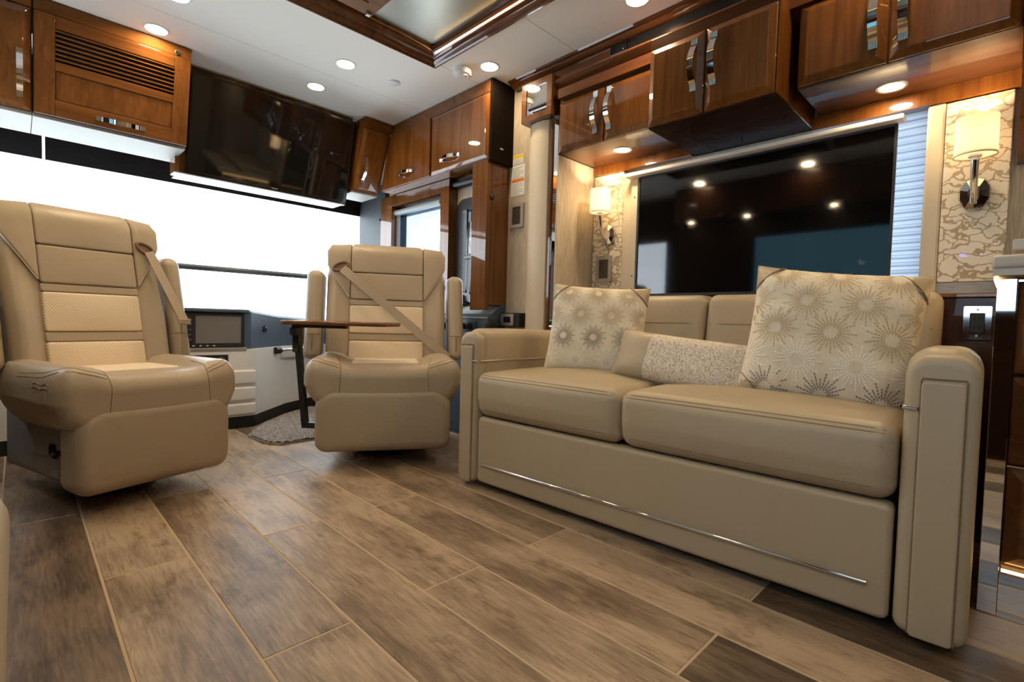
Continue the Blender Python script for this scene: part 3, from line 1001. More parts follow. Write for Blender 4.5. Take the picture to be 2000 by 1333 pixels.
# louvred cabinet
lc = thing('louvre_cabinet', 'cherry cabinet with a louvred vent and horizontal chrome pull above the windshield', 'cabinet', (0.36, 3.3, 1.63))
tilt_body(lc, 0.060, 0.674, 3.29, 1.645, 3.17, 3.62, 'wood_frontz')
fr, FH = tilt_frame(0.060, 3.29, 1.645, 3.17)
LWD = 0.614
box('head_rail', (0.0, -0.010, FH * 0.885), (LWD, 0.004, FH - 0.003), 'wood_front', lc, bev=0.002, tf=fr)
dr = box('door', (0.003, -0.012, 0.0), (LWD - 0.002, 0.004, FH * 0.88), 'wood_front', lc, bev=0.002, tf=fr)
# framed door: stiles, rails, panel, slats
hd = FH * 0.88
st = 0.075
za, zb_, zc, zd = 0.075, 0.205, 0.245, 0.385
for nm, lo, hi in (('stile', (0.003, -0.022, 0.0), (st, -0.012, hd)), ('stile', (LWD - st, -0.022, 0.0), (LWD - 0.003, -0.012, hd)),
                   ('rail', (st, -0.022, 0.0), (LWD - st, -0.012, za)), ('rail', (st, -0.022, zb_), (LWD - st, -0.012, zc)),
                   ('rail', (st, -0.022, zd), (LWD - st, -0.012, hd))):
    box(nm, lo, hi, 'wood_frontz' if nm == 'stile' else 'wood_front', dr, bev=0.0025, tf=fr)
box('vent_backing', (st, -0.0135, zc), (LWD - st, -0.0122, zd), 'dark_void', dr, tf=fr)
for k in range(7):
    z = zc + 0.006 + k * (zd - zc) / 7
    box('slat', (st, -0.004, -0.0012), (LWD - st, 0.008, 0.0030), 'wood_front', dr, tf=fr @ TR(0, -0.020, z + 0.006) @ RX(0.5))
box('lower_panel', (st + 0.004, -0.016, za + 0.004), (LWD - st - 0.004, -0.012, zb_ - 0.004), 'wood_frontz', dr, tf=fr)
handle(dr, fr @ TR(0.325, -0.022, 0.038) @ Matrix.Rotation(PI / 2, 4, 'Y'), length=0.20, width=0.022, rise=0.018)
lathe('lock_ring', [(0.0, 0.004), (0.007, 0.004), (0.008, 0.007), (0.011, 0.006), (0.012, 0.0)], 'brushed', lc, seg=18, tf=fr @ TR(0.548, -0.010, FH * 0.92) @ RX(PI / 2))
lathe('lock_core', [(0.0, 0.0055), (0.0068, 0.0055), (0.0068, 0.0)], 'black_plastic', lc, seg=14, tf=fr @ TR(0.548, -0.010, FH * 0.92) @ RX(PI / 2))
box('white_underside', (0.058, 3.300, 1.628), (0.672, 3.64, 1.6445), 'white_board', lc, bev=0.002)
# plain cabinet at the left edge
pc = thing('overhead_cabinet', 'cherry cabinet with a vertical chrome pull cut by the left edge of the picture', 'cabinet', (-0.2, 3.3, 1.63))
tilt_body(pc, XL + 0.002, 0.056, 3.29, 1.645, 3.17, 3.62, 'wood_frontz')
fr2, _ = tilt_frame(XL + 0.002, 3.29, 1.645, 3.17)
pw = 0.056 - (XL + 0.002)
box('head_rail', (0.0, -0.010, FH * 0.885), (pw, 0.004, FH - 0.003), 'wood_front', pc, bev=0.002, tf=fr2)
d2 = door('door', (0.004, 0.0), (pw - 0.003, FH * 0.88), 0.008, 0.03, 0.014, 'wood_frontz', pc, fr2)
handle(d2, fr2 @ TR(pw - 0.04, -0.022, 0.155), length=0.21, width=0.022)
box('white_underside', (XL + 0.002, 3.300, 1.628), (0.056, 3.64, 1.6445), 'white_board', pc, bev=0.002)

# cockpit television with wood backing
tb = thing('television_backing', 'cherry backing cabinet with pale bottom edge behind the cockpit television', 'cabinet', (1.18, 3.45, 1.5))
prism('carcass', [(3.375, CZ - 0.002), (3.495, 1.543), (3.68, 1.543), (3.68, CZ - 0.002)], 'x', 0.678, 1.702, 'wood_frontz', tb)
box('white_underside', (0.655, 3.47, 1.536), (1.702, 3.515, 1.5425), 'white_board', tb, bev=0.002)
box('side_return', (0.655, 3.47, 1.543), (0.6775, 3.60, 1.627), 'wood_frontz', tb)
tv1 = thing('television', 'black flat television mounted above the windshield', 'television', (1.2, 3.42, 1.53))
ft, FT = tilt_frame(0.712, 3.462, 1.546, 3.335, 2.098)
TVW, TVH = 0.985, 0.562
box('back_shell', (0.004, 0.0, 0.004), (TVW - 0.004, 0.028, TVH - 0.004), 'black_plastic', tv1, bev=0.004, tf=ft)
ring_prism('bezel', rrect(0, TVW, 0, TVH, 0.004, 2), rrect(0.010, TVW - 0.010, 0.014, TVH - 0.010, 0.002, 2), 'y', -0.004, 0.004, 'black_gloss', tv1)
tv1.children[-1].data.transform(TR(*(-OFF[tv1.name])) @ ft @ TR(*OFF[tv1.name]))
box('screen', (0.009, -0.001, 0.013), (TVW - 0.009, 0.001, TVH - 0.009), 'tv_glass', tv1, tf=ft)
box('maker_mark', (TVW / 2 - 0.02, -0.006, 0.003), (TVW / 2 + 0.02, -0.0041, 0.009), 'brushed', tv1, tf=ft)

# narrow cabinet next to it
nc = thing('narrow_cabinet', 'narrow tilted cherry cabinet right of the cockpit television', 'cabinet', (1.85, 3.4, 1.64))
tilt_body(nc, 1.737, 1.953, 3.45, 1.652, 3.262, 3.70, 'wood_front')
fn_, FN = tilt_frame(1.737, 3.45, 1.652, 3.262)
box('head_rail', (0.0, -0.010, FN * 0.86), (0.216, 0.004, FN - 0.003), 'wood_front', nc, bev=0.002, tf=fn_)
d3 = door('door', (0.004, 0.0), (0.212, FN * 0.855), 0.008, 0.022, 0.014, 'wood_frontz', nc, fn_)
handle(d3, fn_ @ TR(0.055, -0.022, 0.165), length=0.20, width=0.020)
box('white_underside', (1.739, 3.456, 1.636), (1.951, 3.70, 1.6515), 'white_board', nc, bev=0.004)

# driver side overhead cabinet with two flap doors
dc = thing('driver_cabinet', 'two-door glossy cherry cabinet over the driver side window', 'cabinet', (1.96, 2.75, 1.67))
prism('carcass', [(2.204, CZ - 0.002), (2.204, 1.672), (3.405, 1.672), (3.28, CZ - 0.002)], 'x', 1.965, XR - 0.001, 'wood_frontz', dc)
fx = FACE_X(1.964, 3.28, 1.672)
HC = CZ - 1.672
box('head_rail', (0.0, -0.006, HC - 0.075), (1.076, 0.001, HC - 0.003), 'wood_front', dc, tf=fx)
dA = link('door', [fx @ Vector(v) for v in [(-0.115, -0.001, 0.003), (0.496, -0.001, 0.003), (0.496, -0.001, HC - 0.078), (-0.022, -0.001, HC - 0.078),
                                             (-0.115, -0.016, 0.003), (0.496, -0.016, 0.003), (0.496, -0.016, HC - 0.078), (-0.022, -0.016, HC - 0.078)]],
          [(0, 1, 2, 3), (4, 5, 6, 7), (0, 1, 5, 4), (1, 2, 6, 5), (2, 3, 7, 6), (3, 0, 4, 7)], 'wood_frontz', dc)
dB = door('door', (0.502, 0.003), (1.072, HC - 0.078), 0.006, 0.020, 0.010, 'wood_frontz', dc, fx)
handle(dA, fx @ TR(0.22, -0.016, 0.075) @ Matrix.Rotation(PI / 2, 4, 'Y'), length=0.20, width=0.02, rise=0.03)
handle(dB, fx @ TR(0.72, -0.016, 0.075) @ Matrix.Rotation(PI / 2, 4, 'Y'), length=0.20, width=0.02, rise=0.03)
skp = thing('speaker_panel', 'dark brown-black speaker end panel on the driver side cabinet', 'speaker', (2.05, 2.19, 1.66))
box('grille', (1.958, 2.186, 1.655), (XR - 0.001, 2.2035, CZ - 0.003), 'speaker_black', skp, bev=0.003)
box('maker_mark', (2.03, 2.1848, 1.735), (2.055, 2.1862, 1.744), 'brushed', skp)

# wooden pillar under it
wp = thing('wood_pillar', 'glossy cherry pillar below the driver side cabinet', 'pillar', (2.05, 2.3, 0.82))
box('pillar_body', (1.962, 2.2145, 0.785), (1.999, 2.352, 1.671), 'wood_frontz', wp, bev=0.004)
box('pillar_rear', (1.999, 2.2145, 0.818), (XR - 0.001, 2.352, 1.671), 'wood_frontz', wp)
lathe('round_knob', [(0, 0.01), (0.012, 0.009), (0.017, 0.004), (0.018, 0)], 'black_plastic', wp, seg=20, tf=TR(2.0, 2.2145, 1.455) @ RX(PI / 2))

# ---- items on the fabric wall
WX = XR
FXW = lambda y, z: FACE_X(WX - 0.0005, y, z)
stk = thing('warning_sticker', 'small yellow-headed paper label, topmost on the fabric wall', 'sticker', (WX, 2.13, 1.69), group='warning stickers')
f_ = FXW(2.185, 1.665)
box('paper', (0, -0.0008, 0), (0.085, 0, 0.058), 'sticker_white', stk, tf=f_)
box('yellow_band', (0.002, -0.0014, 0.036), (0.083, -0.0008, 0.056), 'sticker_yellow', stk, tf=f_)
for k in range(3):
    box('print_line', (0.006, -0.0012, 0.006 + k * 0.009), (0.076, -0.0008, 0.009 + k * 0.009), 'sticker_grey', stk, tf=f_)
stk = thing('warning_sticker', 'long orange-banded paper label below the yellow one on the fabric wall', 'sticker', (WX, 2.13, 1.5), group='warning stickers')
f_ = FXW(2.195, 1.478)
box('paper', (0, -0.0008, 0), (0.11, 0, 0.182), 'sticker_white', stk, tf=f_)
box('orange_band', (0.004, -0.0014, 0.082), (0.106, -0.0008, 0.100), 'sticker_orange', stk, tf=f_)
for k in range(14):
    z = 0.008 + k * 0.012
    if 0.075 < z < 0.102:
        continue
    box('print_line', (0.008, -0.0012, z), (0.100 - 0.03 * (k % 3 == 0), -0.0008, z + 0.0035), 'sticker_grey', stk, tf=f_)
def keypad(name, label, fr, w_, h_, t=0.010):
    k = thing(name, label, 'touch panel', tuple(fr.translation))
    ring_prism('frame', rrect(0, w_, 0, h_, 0.006, 3), rrect(w_ * 0.2, w_ * 0.8, h_ * 0.14, h_ * 0.86, 0.003, 3), 'y', -t, 0, 'taupe', k)
    k.children[-1].data.transform(TR(*(-OFF[k.name])) @ fr @ TR(*OFF[k.name]))
    box('screen', (w_ * 0.18, -t * 0.7, h_ * 0.12), (w_ * 0.82, -0.001, h_ * 0.88), 'panel_dark', k, tf=fr)
    return k
keypad('touch_panel', 'grey-framed dark touch panel on the fabric wall beside the cream column', FXW(2.195, 1.285), 0.115, 0.145)
keypad('touch_panel', 'grey-framed dark touch panel under the smaller sconce behind the pillow', FACE_X(2.3875, 1.722, 0.96), 0.105, 0.15)
ob = thing('socket_box', 'black socket box with an engraved silver plate above the sofa arm', 'socket', (WX, 2.13, 0.69))
f_ = FXW(2.205, 0.69)
box('box_body', (0, -0.055, 0), (0.16, 0, 0.083), 'black_plastic', ob, bev=0.003, tf=f_)
ring_prism('plate', rrect(0.006, 0.118, 0.006, 0.077, 0.004, 3), rrect(0.030, 0.094, 0.024, 0.060, 0.003, 3), 'y', -0.061, -0.055, 'brushed', ob)
ob.children[-1].data.transform(TR(*(-OFF[ob.name])) @ f_ @ TR(*OFF[ob.name]))
box('socket_face', (0.029, -0.058, 0.023), (0.095, -0.05, 0.061), 'black_gloss', ob, tf=f_)

# switch plate with glowing keys by right sconce
sw = thing('switch_plate', 'taupe switch plate with blue glowing symbols on the crackle wallpaper', 'switch', (2.388, 0.12, 0.98))
f_ = FACE_X(2.3875, 0.176, 0.972)
box('plate', (0, -0.006, 0), (0.112, 0, 0.056), 'taupe', sw, bev=0.003, tf=f_)
ring_prism('glowing_outline', rrect(0.018, 0.056, 0.018, 0.038, 0.002, 2), rrect(0.0188, 0.0552, 0.0188, 0.0372, 0.0018, 2), 'y', -0.0066, -0.006, 'key_glow', sw)
sw.children[-1].data.transform(TR(*(-OFF[sw.name])) @ f_ @ TR(*OFF[sw.name]))
for k in range(3):
    box('glowing_bar', (0.026, -0.0066, 0.0225 + k * 0.0045), (0.048 - 0.004 * k, -0.006, 0.0237 + k * 0.0045), 'key_glow', sw, tf=f_)
oc = [(0.082 + 0.008 * math.cos(a * PI / 8), 0.028 + 0.008 * math.sin(a * PI / 8)) for a in range(16)]
ic = [(0.082 + 0.0068 * math.cos(a * PI / 8), 0.028 + 0.0068 * math.sin(a * PI / 8)) for a in range(16)]
ring_prism('glowing_ring', oc, ic, 'y', -0.0066, -0.006, 'key_glow', sw)
sw.children[-1].data.transform(TR(*(-OFF[sw.name])) @ f_ @ TR(*OFF[sw.name]))
box('glowing_dot', (0.080, -0.0066, 0.026), (0.084, -0.006, 0.030), 'key_glow', sw, tf=f_)

# power outlet on wainscot
po = thing('power_outlet', 'black double power outlet in a chrome plate on dark wood by the sofa arm', 'outlet', (2.35, 0.09, 0.7))
f_ = FACE_X(2.3515, 0.128, 0.702)
ring_prism('plate', rrect(0, 0.072, 0, 0.115, 0.004, 3), rrect(0.017, 0.055, 0.024, 0.091, 0.004, 3), 'y', -0.006, 0, 'chrome', po)
po.children[-1].data.transform(TR(*(-OFF[po.name])) @ f_ @ TR(*OFF[po.name]))
box('socket_insert', (0.0165, -0.0085, 0.0235), (0.0555, -0.001, 0.0915), 'black_plastic', po, bev=0.002, tf=f_)
for dz in (0.036, 0.068):
    for dx in (0.028, 0.041):
        box('slot', (dx, -0.0092, dz), (dx + 0.003, -0.0084, dz + 0.010), 'dark_void', po, tf=f_)
for dz in (0.012, 0.103):
    lathe('screw', [(0, 0.0015), (0.003, 0.001), (0.0034, 0)], 'brushed', po, seg=10, tf=f_ @ TR(0.036, -0.006, dz) @ RX(PI / 2))

# ================================================================== LIFT TELEVISION
tv = thing('television', 'large black television on a lift behind the sofa', 'television', (2.36, 0.9, 0.87))
TY_0, TY_1, TZ0, TZ1 = 0.342, 1.44, 0.872, 1.503
f_ = FACE_X(2.35, TY_1, TZ0)
tw, th = TY_1 - TY_0, TZ1 - TZ0
box('back_shell', (0.004, 0.0, 0.004), (tw - 0.004, 0.032, th - 0.004), 'black_plastic', tv, bev=0.004, tf=f_)
ring_prism('bezel', rrect(0, tw, 0, th, 0.004, 2), rrect(0.009, tw - 0.009, 0.014, th - 0.009, 0.002, 2), 'y', -0.005, 0.004, 'black_plastic', tv)
tv.children[-1].data.transform(TR(*(-OFF[tv.name])) @ f_ @ TR(*OFF[tv.name]))
box('screen', (0.008, -0.001, 0.013), (tw - 0.008, 0.001, th - 0.008), 'tv_glass', tv, tf=f_)
lr = thing('lift_rail', 'cream rail cap with side post framing the lift television', 'rail', (2.35, 0.9, 1.52))
box('top_cap', (2.315, 0.322, 1.507), (2.38, 1.512, 1.527), 'cream_plastic', lr, bev=0.006, seg=3)
box('side_post', (2.358, 1.452, 0.863), (2.38, 1.490, 1.506), 'leather_column', lr, bev=0.003)
for z in (1.40, 0.98):
    box('hole', (2.3572, 1.466, z), (2.3582, 1.471, z + 0.010), 'dark_void', lr)

# ================================================================== SCONCES
def sconce(y, zc, label, lean):
    t = thing('wall_sconce', label, 'sconce', (2.388, y, zc), group='wall sconces')
    # oval faceted chrome back plate with beaded rim
    V, F = [(2.362, y, zc)], []
    K = 10
    for rr, xx in ((0.024, 2.362), (0.050, 2.370), (0.050, 2.3878)):
        for k in range(K):
            a = 2 * PI * (k + 0.5) / K
            V.append((xx, y + rr * 0.80 * math.cos(a), zc + rr * 1.12 * math.sin(a)))
    for k in range(K):
        j = (k + 1) % K
        F.append((0, 1 + k, 1 + j))
        for q in (0, 1):
            F.append((1 + q * K + k, 1 + q * K + j, 1 + (q + 1) * K + j, 1 + (q + 1) * K + k))
    link('back_plate', V, F, 'chrome', t)
    # beaded rim as one ring of small beads
    V, F = [], []
    nb = 40
    for b_ in range(nb):
        a = 2 * PI * b_ / nb
        c = Vector((2.374, y + 0.050 * 0.82 * math.cos(a), zc + 0.050 * 1.14 * math.sin(a)))
        k0 = len(V)
        r = 0.0036
        V += [c + Vector(v) * r for v in ((1, 0, 0), (-1, 0, 0), (0, 1, 0), (0, -1, 0), (0, 0, 1), (0, 0, -1))]
        F += [tuple(k0 + i for i in f) for f in ((0, 2, 4), (2, 1, 4), (1, 3, 4), (3, 0, 4), (2, 0, 5), (1, 2, 5), (3, 1, 5), (0, 3, 5))]
    bo = link('beaded_rim', V, F, 'chrome', t)
    # arm: from the plate out and up to the shade
    top = (2.285, y + lean, zc + 0.095)
    pts = [(2.364, y, zc - 0.035), (2.345, y + lean * 0.1, zc - 0.040), (2.325, y + lean * 0.35, zc - 0.020), (2.300, y + lean * 0.75, zc + 0.035), top]
    P = []
    for i in range(len(pts) - 1):
        for k in range(4):
            P.append(Vector(pts[i]).lerp(Vector(pts[i + 1]), k / 4))
    P.append(Vector(pts[-1]))
    V, F = [], []
    n = 8
    for i, p in enumerate(P):
        r = 0.0075 + 0.0045 * i / len(P)
        for k in range(n):
            a = 2 * PI * k / n
            V.append((p.x + r * math.cos(a), p.y + r * math.sin(a), p.z))
    for i in range(len(P) - 1):
        for k in range(n):
            F.append((i * n + k, i * n + (k + 1) % n, i * n + n + (k + 1) % n, i * n + n + k))
    F.append(tuple(range(n)))
    F.append(tuple((len(P) - 1) * n + k for k in range(n)))
    shade(link('arm', V, F, 'chrome', t), 60)
    cx, cy = top[0], top[1]
    z0 = top[2] + 0.008
    lathe('socket', [(0.012, -0.010), (0.012, 0.0), (0.018, 0.002), (0.018, 0.010), (0.0, 0.011)], 'white_plastic', t, (cx, cy, z0), seg=16)
    hsh, rs_ = 0.128, 0.056
    V, F = [], []
    n = 40
    for rr, zz in ((rs_, 0.0), (rs_ * 0.99, hsh), (rs_ * 0.97, hsh), (rs_ * 0.98, 0.0)):
        for k in range(n):
            a = 2 * PI * k / n
            V.append((cx + rr * math.cos(a), cy + rr * math.sin(a), z0 + 0.004 + zz))
    for q in range(3):
        for k in range(n):
            F.append((q * n + k, q * n + (k + 1) % n, q * n + n + (k + 1) % n, q * n + n + k))
    for k in range(n):
        F.append((3 * n + k, 3 * n + (k + 1) % n, (k + 1) % n, k))
    sh_ = shade(link('lamp_shade', V, F, 'lampshade', t), 60)
    tube('hem', [(cx + rs_ * math.cos(2 * PI * k / 30), cy + rs_ * math.sin(2 * PI * k / 30), z0 + 0.005) for k in range(30)], 0.0012, 'taupe', sh_, n=5, closed=True)
    lathe('diffuser', [(0.0, 0.010), (rs_ * 0.96, 0.010), (rs_ * 0.96, 0.012), (0.0, 0.012)], 'lampshade', sh_, (cx, cy, z0), seg=24)
    lathe('bulb', [(0.0, 0.040), (0.014, 0.045), (0.020, 0.060), (0.016, 0.078), (0.0, 0.086)], 'bulb', t, (cx, cy, z0), seg=16)
    return t
sconce(0.120, 1.21, 'larger-looking wall sconce with lit drum shade beside the pale pleated shade', 0.0)
sconce(1.640, 1.225, 'smaller-looking lit wall sconce next to the cream column', 0.0)
#@@PART3@@
# ================================================================== SOFA (local frame: x along the front, +y to the wall, origin at left front foot)
sofa_a = math.radians(-90 + 2.505)
so = thing('sofa', 'beige leather two-cushion sofa under the lift television', 'sofa', (1.385, 1.70, 0), sofa_a, local=True)
SL = 1.662
A0, A1, B0, B1 = -0.018, 0.098, 1.528, SL
DEP = 0.86
def arm(x0, x1, inner):
    a = soft('arm', ((x0 + x1) / 2, 0.02 + DEP / 2, 0.345), ((x1 - x0) / 2, DEP / 2, 0.325), 0.050, 'leather', so, n=14,
             fn=lambda x, y, z: (x, y, z + (0.018 * max(0, 1 - ((y - 0.2) / 0.6) ** 2) if z > 0.5 else 0)))
    # front facing: horseshoe pad and inset panel
    pad('front_rim', rrect(x0 + 0.001, x1 - 0.001, 0.022, 0.672, (0.03, 0.03, 0.048, 0.048)), 0.050, 0.022, 'leather', a, mapf=lambda u, v, q: (u, 0.045 - q, v))
    w_ = x1 - x0
    pad('inset_panel', rrect(x0 + w_ * 0.235, x1 - w_ * 0.195, 0.026, 0.612, (0.009, 0.009, 0.011, 0.011), 4), 0.009, 0.004, 'leather', a, mapf=lambda u, v, q: (u, -0.004 - q, v))
    g = 0.0022
    tube('gap_line', [(x0 + w_ * 0.225, -0.0065, 0.03), (x0 + w_ * 0.225, -0.0065, 0.612), (x0 + w_ * 0.245, -0.0065, 0.618), (x1 - w_ * 0.205, -0.0065, 0.618), (x1 - w_ * 0.185, -0.0065, 0.612), (x1 - w_ * 0.185, -0.0065, 0.03)], g, 'stitch', a, n=6)
    # chrome band between arm top roll and side, on the seat side
    xs = x1 if inner > 0 else x0
    tube('chrome_band', [(xs + inner * 0.002, 0.012, 0.548), (xs + inner * 0.002, 0.55, 0.548)], 0.0045, 'chrome', a)
    tube('chrome_band', [(xs + inner * 0.001, -0.004, 0.548), (xs - inner * w_ * 0.205, -0.008, 0.548)], 0.0045, 'chrome', a)
    return a
arm(A0, A1, 1)
arm(B0, B1, -1)
fb = pad('front_panel', rrect(A1 + 0.006, B0 - 0.006, 0.032, 0.312, 0.020, 5), 0.05, 0.014, 'leather', so, mapf=lambda u, v, q: (u, 0.052 - q, v), bulge=0.002)
tube('chrome_rail', [(0.130, -0.004, 0.114), (1.478, -0.004, 0.116)], 0.0055, 'chrome', fb, n=10)
box('base', (A1, 0.08, 0.03), (B0, DEP, 0.315), 'black_matte', so)
box('foot', (0.02, 0.10, 0.0), (0.07, 0.16, 0.03), 'black_plastic', so)
box('foot', (1.57, 0.10, 0.0), (1.62, 0.16, 0.03), 'black_plastic', so)
box('foot', (0.02, 0.74, 0.0), (0.07, 0.80, 0.03), 'black_plastic', so)
box('foot', (1.57, 0.74, 0.0), (1.62, 0.80, 0.03), 'black_plastic', so)
MID = 0.79
def seat(x0, x1, open_left):
    c = ((x0 + x1) / 2, 0.325, 0.41)
    h = ((x1 - x0) / 2, 0.345, 0.094)
    def f(x, y, z):
        # front lower edge tucks back a little, crown on top
        u = (x - c[0]) / h[0]
        zz = z
        if z > 0.42:
            zz += 0.020 * (1 - u * u) * max(0, min(1, (y + 0.02) / 0.25))
        yy = y + (0.018 * max(0, (0.40 - z) / 0.09) if y < 0.1 else 0)
        return (x, yy, zz)
    s = soft('seat_cushion', c, h, 0.042, 'leather', so, bulge=(0, 0.012, 0.006), n=22, fn=f)
    P = []
    for k in range(25):
        x = x0 + 0.02 + (x1 - x0 - 0.04) * k / 24
        u = (x - c[0]) / h[0]
        P.append((x, -0.020 - 0.012 * max(0, 1 - u * u) * 0.8 + 0.008, 0.478 + 0.002))
    tube('stitch_seam', drape(s, [(p[0], -0.022, 0.487) for p in P], 0.0, 1), 0.0016, 'stitch', s, n=5)
    tube('stitch_seam', drape(s, [(p[0], -0.012, 0.497) for p in P], 0.0, 1), 0.0013, 'stitch', s, n=5)
    tube('stitch_seam', drape(s, [(p[0], -0.02, 0.347) for p in P], 0.0, 1), 0.0010, 'stitch', s, n=5)
    return s
seat(A1 + 0.004, MID - 0.001, False)
seat(MID + 0.001, B0 - 0.004, True)
def backc(x0, x1):
    c = ((x0 + x1) / 2, 0.735, 0.655)
    h = ((x1 - x0) / 2, 0.075, 0.205)
    f = lambda x, y, z: (x, y + 0.14 * (z - 0.5) - 0.02, z)
    s = soft('back_cushion', c, h, 0.038, 'leather', so, bulge=(0, 0.016, 0), n=16, fn=f)
    P = [(x0 + 0.02 + (x1 - x0 - 0.04) * k / 12, c[1] - 0.02 - 0.075 - 0.0165 * max(0, 1 - ((x0 + 0.02 + (x1 - x0 - 0.04) * k / 12 - c[0]) / h[0]) ** 2) + 0.14 * 0.235 + 0.0005, 0.735) for k in range(13)]
    tube('stitch_seam', drape(s, P, 0.0, 1), 0.0022, 'stitch', s, n=5)
    return s
backc(A1 - 0.02, MID - 0.002)
backc(MID + 0.002, B0 + 0.035)
box('back_board', (A1, 0.84, 0.03), (B0, 0.89, 0.84), 'leather', so, bev=0.01)

# ================================================================== PILLOWS
def pillow_shape(u, v, hw, hh, th, pinch=0.10):
    """u, v in [-1, 1] -> plan position and half thickness"""
    x = hw * u * (1 - pinch * (1 - abs(u)) * 0 - 0.055 * (1 - v * v) * abs(u))
    z = hh * v * (1 - 0.055 * (1 - u * u) * abs(v))
    t = th * (max(0, (1 - u ** 4)) ** 0.62) * (max(0, (1 - v ** 4)) ** 0.62)
    return x, z, t
def pillow(name, label, loc, rot, hw, hh, th, mat, wr=0.004):
    p = bpy.data.objects.new(name, None)
    COL.objects.link(p)
    p.location = loc
    p.rotation_euler = rot
    OFF[p.name] = Vector()
    tag(p, label, 'pillow', 'sofa pillows')
    n = 30
    V, F = [], []
    for side in (-1, 1):
        for i in range(n + 1):
            for j in range(n + 1):
                u, v = math.sin(PI / 2 * (2 * i / n - 1)), math.sin(PI / 2 * (2 * j / n - 1))
                x, z, t = pillow_shape(u, v, hw, hh, th)
                e = (1 - u * u) * (1 - v * v)
                rip = wr * (math.sin(x * 70 + 3 * v) * (v * v) * (1 - v * v) * 3 + math.sin(z * 60 + 2 * u) * (u * u) * (1 - u * u) * 3)
                V.append((x, side * (t + rip * (1 if side < 0 else 0)), z))
    m = (n + 1) * (n + 1)
    for s in (0, 1):
        for i in range(n):
            for j in range(n):
                a = s * m + i * (n + 1) + j
                F.append((a, a + n + 1, a + n + 2, a + 1))
    c = link('cover', V, F, mat, p, smooth=True)
    bm = bmesh.new()
    bm.from_mesh(c.data)
    bmesh.ops.remove_doubles(bm, verts=bm.verts, dist=0.0004)
    bmesh.ops.recalc_face_normals(bm, faces=bm.faces)
    bm.to_mesh(c.data)
    bm.free()
    return p, c
def surf(x, z, hw, hh, th):
    u, v = x / hw, z / hh
    for _ in range(6):
        px, pz, t = pillow_shape(u, v, hw, hh, th)
        u += (x - px) / hw
        v += (z - pz) / hh
        u = max(-1, min(1, u)); v = max(-1, min(1, v))
    return -pillow_shape(u, v, hw, hh, th)[2]
for nm, c in (('thread_white', (0.95, 0.93, 0.86)), ('thread_gold', (0.50, 0.37, 0.20)), ('thread_grey', (0.22, 0.18, 0.15)), ('thread_pale', (0.54, 0.42, 0.26))):
    plain(nm, c, 0.6)
def burst(par, cx, cz, r, hw, hh, th, mat, seed):
    rnd = random.Random(seed)
    V, F = [], []
    n = 26
    for k in range(n):
        a = 2 * PI * k / n
        r0, r1 = r * (0.26 if k % 2 else 0.32), r * (1.0 if k % 2 == 0 else 0.74)
        segs = 5
        for s in range(segs):
            q0 = r0 + (r1 - r0) * s / segs
            q1 = r0 + (r1 - r0) * (s + 0.72) / segs
            wd = 0.0017
            pts = []
            for q, sd in ((q0, -1), (q1, -1), (q1, 1), (q0, 1)):
                pts.append((cx + q * math.cos(a) - sd * wd * math.sin(a), cz + q * math.sin(a) + sd * wd * math.cos(a)))
            if any(abs(x) > hw * 0.93 or abs(z) > hh * 0.93 for x, z in pts):
                continue
            if any(abs(x) / hw + abs(z) / hh > 1.66 for x, z in pts):
                continue
            k0 = len(V)
            V += [(x, surf(x, z, hw, hh, th) - 0.0045, z) for x, z in pts]
            F.append((k0, k0 + 1, k0 + 2, k0 + 3))
    if V:
        o = link('embroidered_sunburst', V, F, mat, par)
def corner(par, sx, sz, hw, hh, th, c=0.36):
    """leather corner patch laid over the pillow corner"""
    V, F = [], []
    n = 8
    idx = {}
    for i in range(n + 1):
        for j in range(n + 1 - i):
            a = i / n
            b_ = j / n
            u = sx * (1 - c * (1 - a) * 0 - c * a)
            u = sx * (1 - c * a)
            v = sz * (1 - c * b_)
            x, z, t = pillow_shape(u, v, hw, hh, th)
            idx[(i, j)] = len(V)
            V.append((x * 1.004, -t - 0.0035, z * 1.004))
    for i in range(n):
        for j in range(n - i):
            F.append((idx[(i, j)], idx[(i + 1, j)], idx[(i, j + 1)]))
            if (i + 1, j + 1) in idx:
                F.append((idx[(i + 1, j)], idx[(i + 1, j + 1)], idx[(i, j + 1)]))
    o = link('leather_corner', V, F, 'leather', par, smooth=True)
    E_ = [V[idx[(i, n - i)]] for i in range(n + 1)]
    tube('piping', [(x, y - 0.0005, z) for x, y, z in E_], 0.0022, 'stitch', o, n=5)

HW = 0.238
p1, c1 = pillow('throw_pillow', 'square starburst pillow on the left end of the sofa', (1.800, 1.290, 0.690), (math.radians(-14), math.radians(3), math.radians(-62)), 0.213, 0.205, 0.070, 'pillow_fabric')
for r_, (zz, mt, off) in enumerate(((0.155, 'thread_gold', 0.0), (0.055, 'thread_pale', 0.065), (-0.045, 'thread_grey', 0.0), (-0.145, 'thread_white', 0.065))):
    for k in range(-2, 3):
        cx = k * 0.13 + off
        if abs(cx) < 0.25:
            burst(c1, cx, zz, 0.056, 0.213, 0.205, 0.070, mt, r_ * 10 + k)
for s in (-1, 1):
    corner(c1, s, 1, 0.213, 0.205, 0.070, 0.40)
p2, c2 = pillow('throw_pillow', 'large square starburst pillow on the right end of the sofa', (1.815, 0.412, 0.688), (math.radians(-15), math.radians(6), math.radians(-76)), HW, 0.232, 0.100, 'pillow_fabric', wr=0.006)
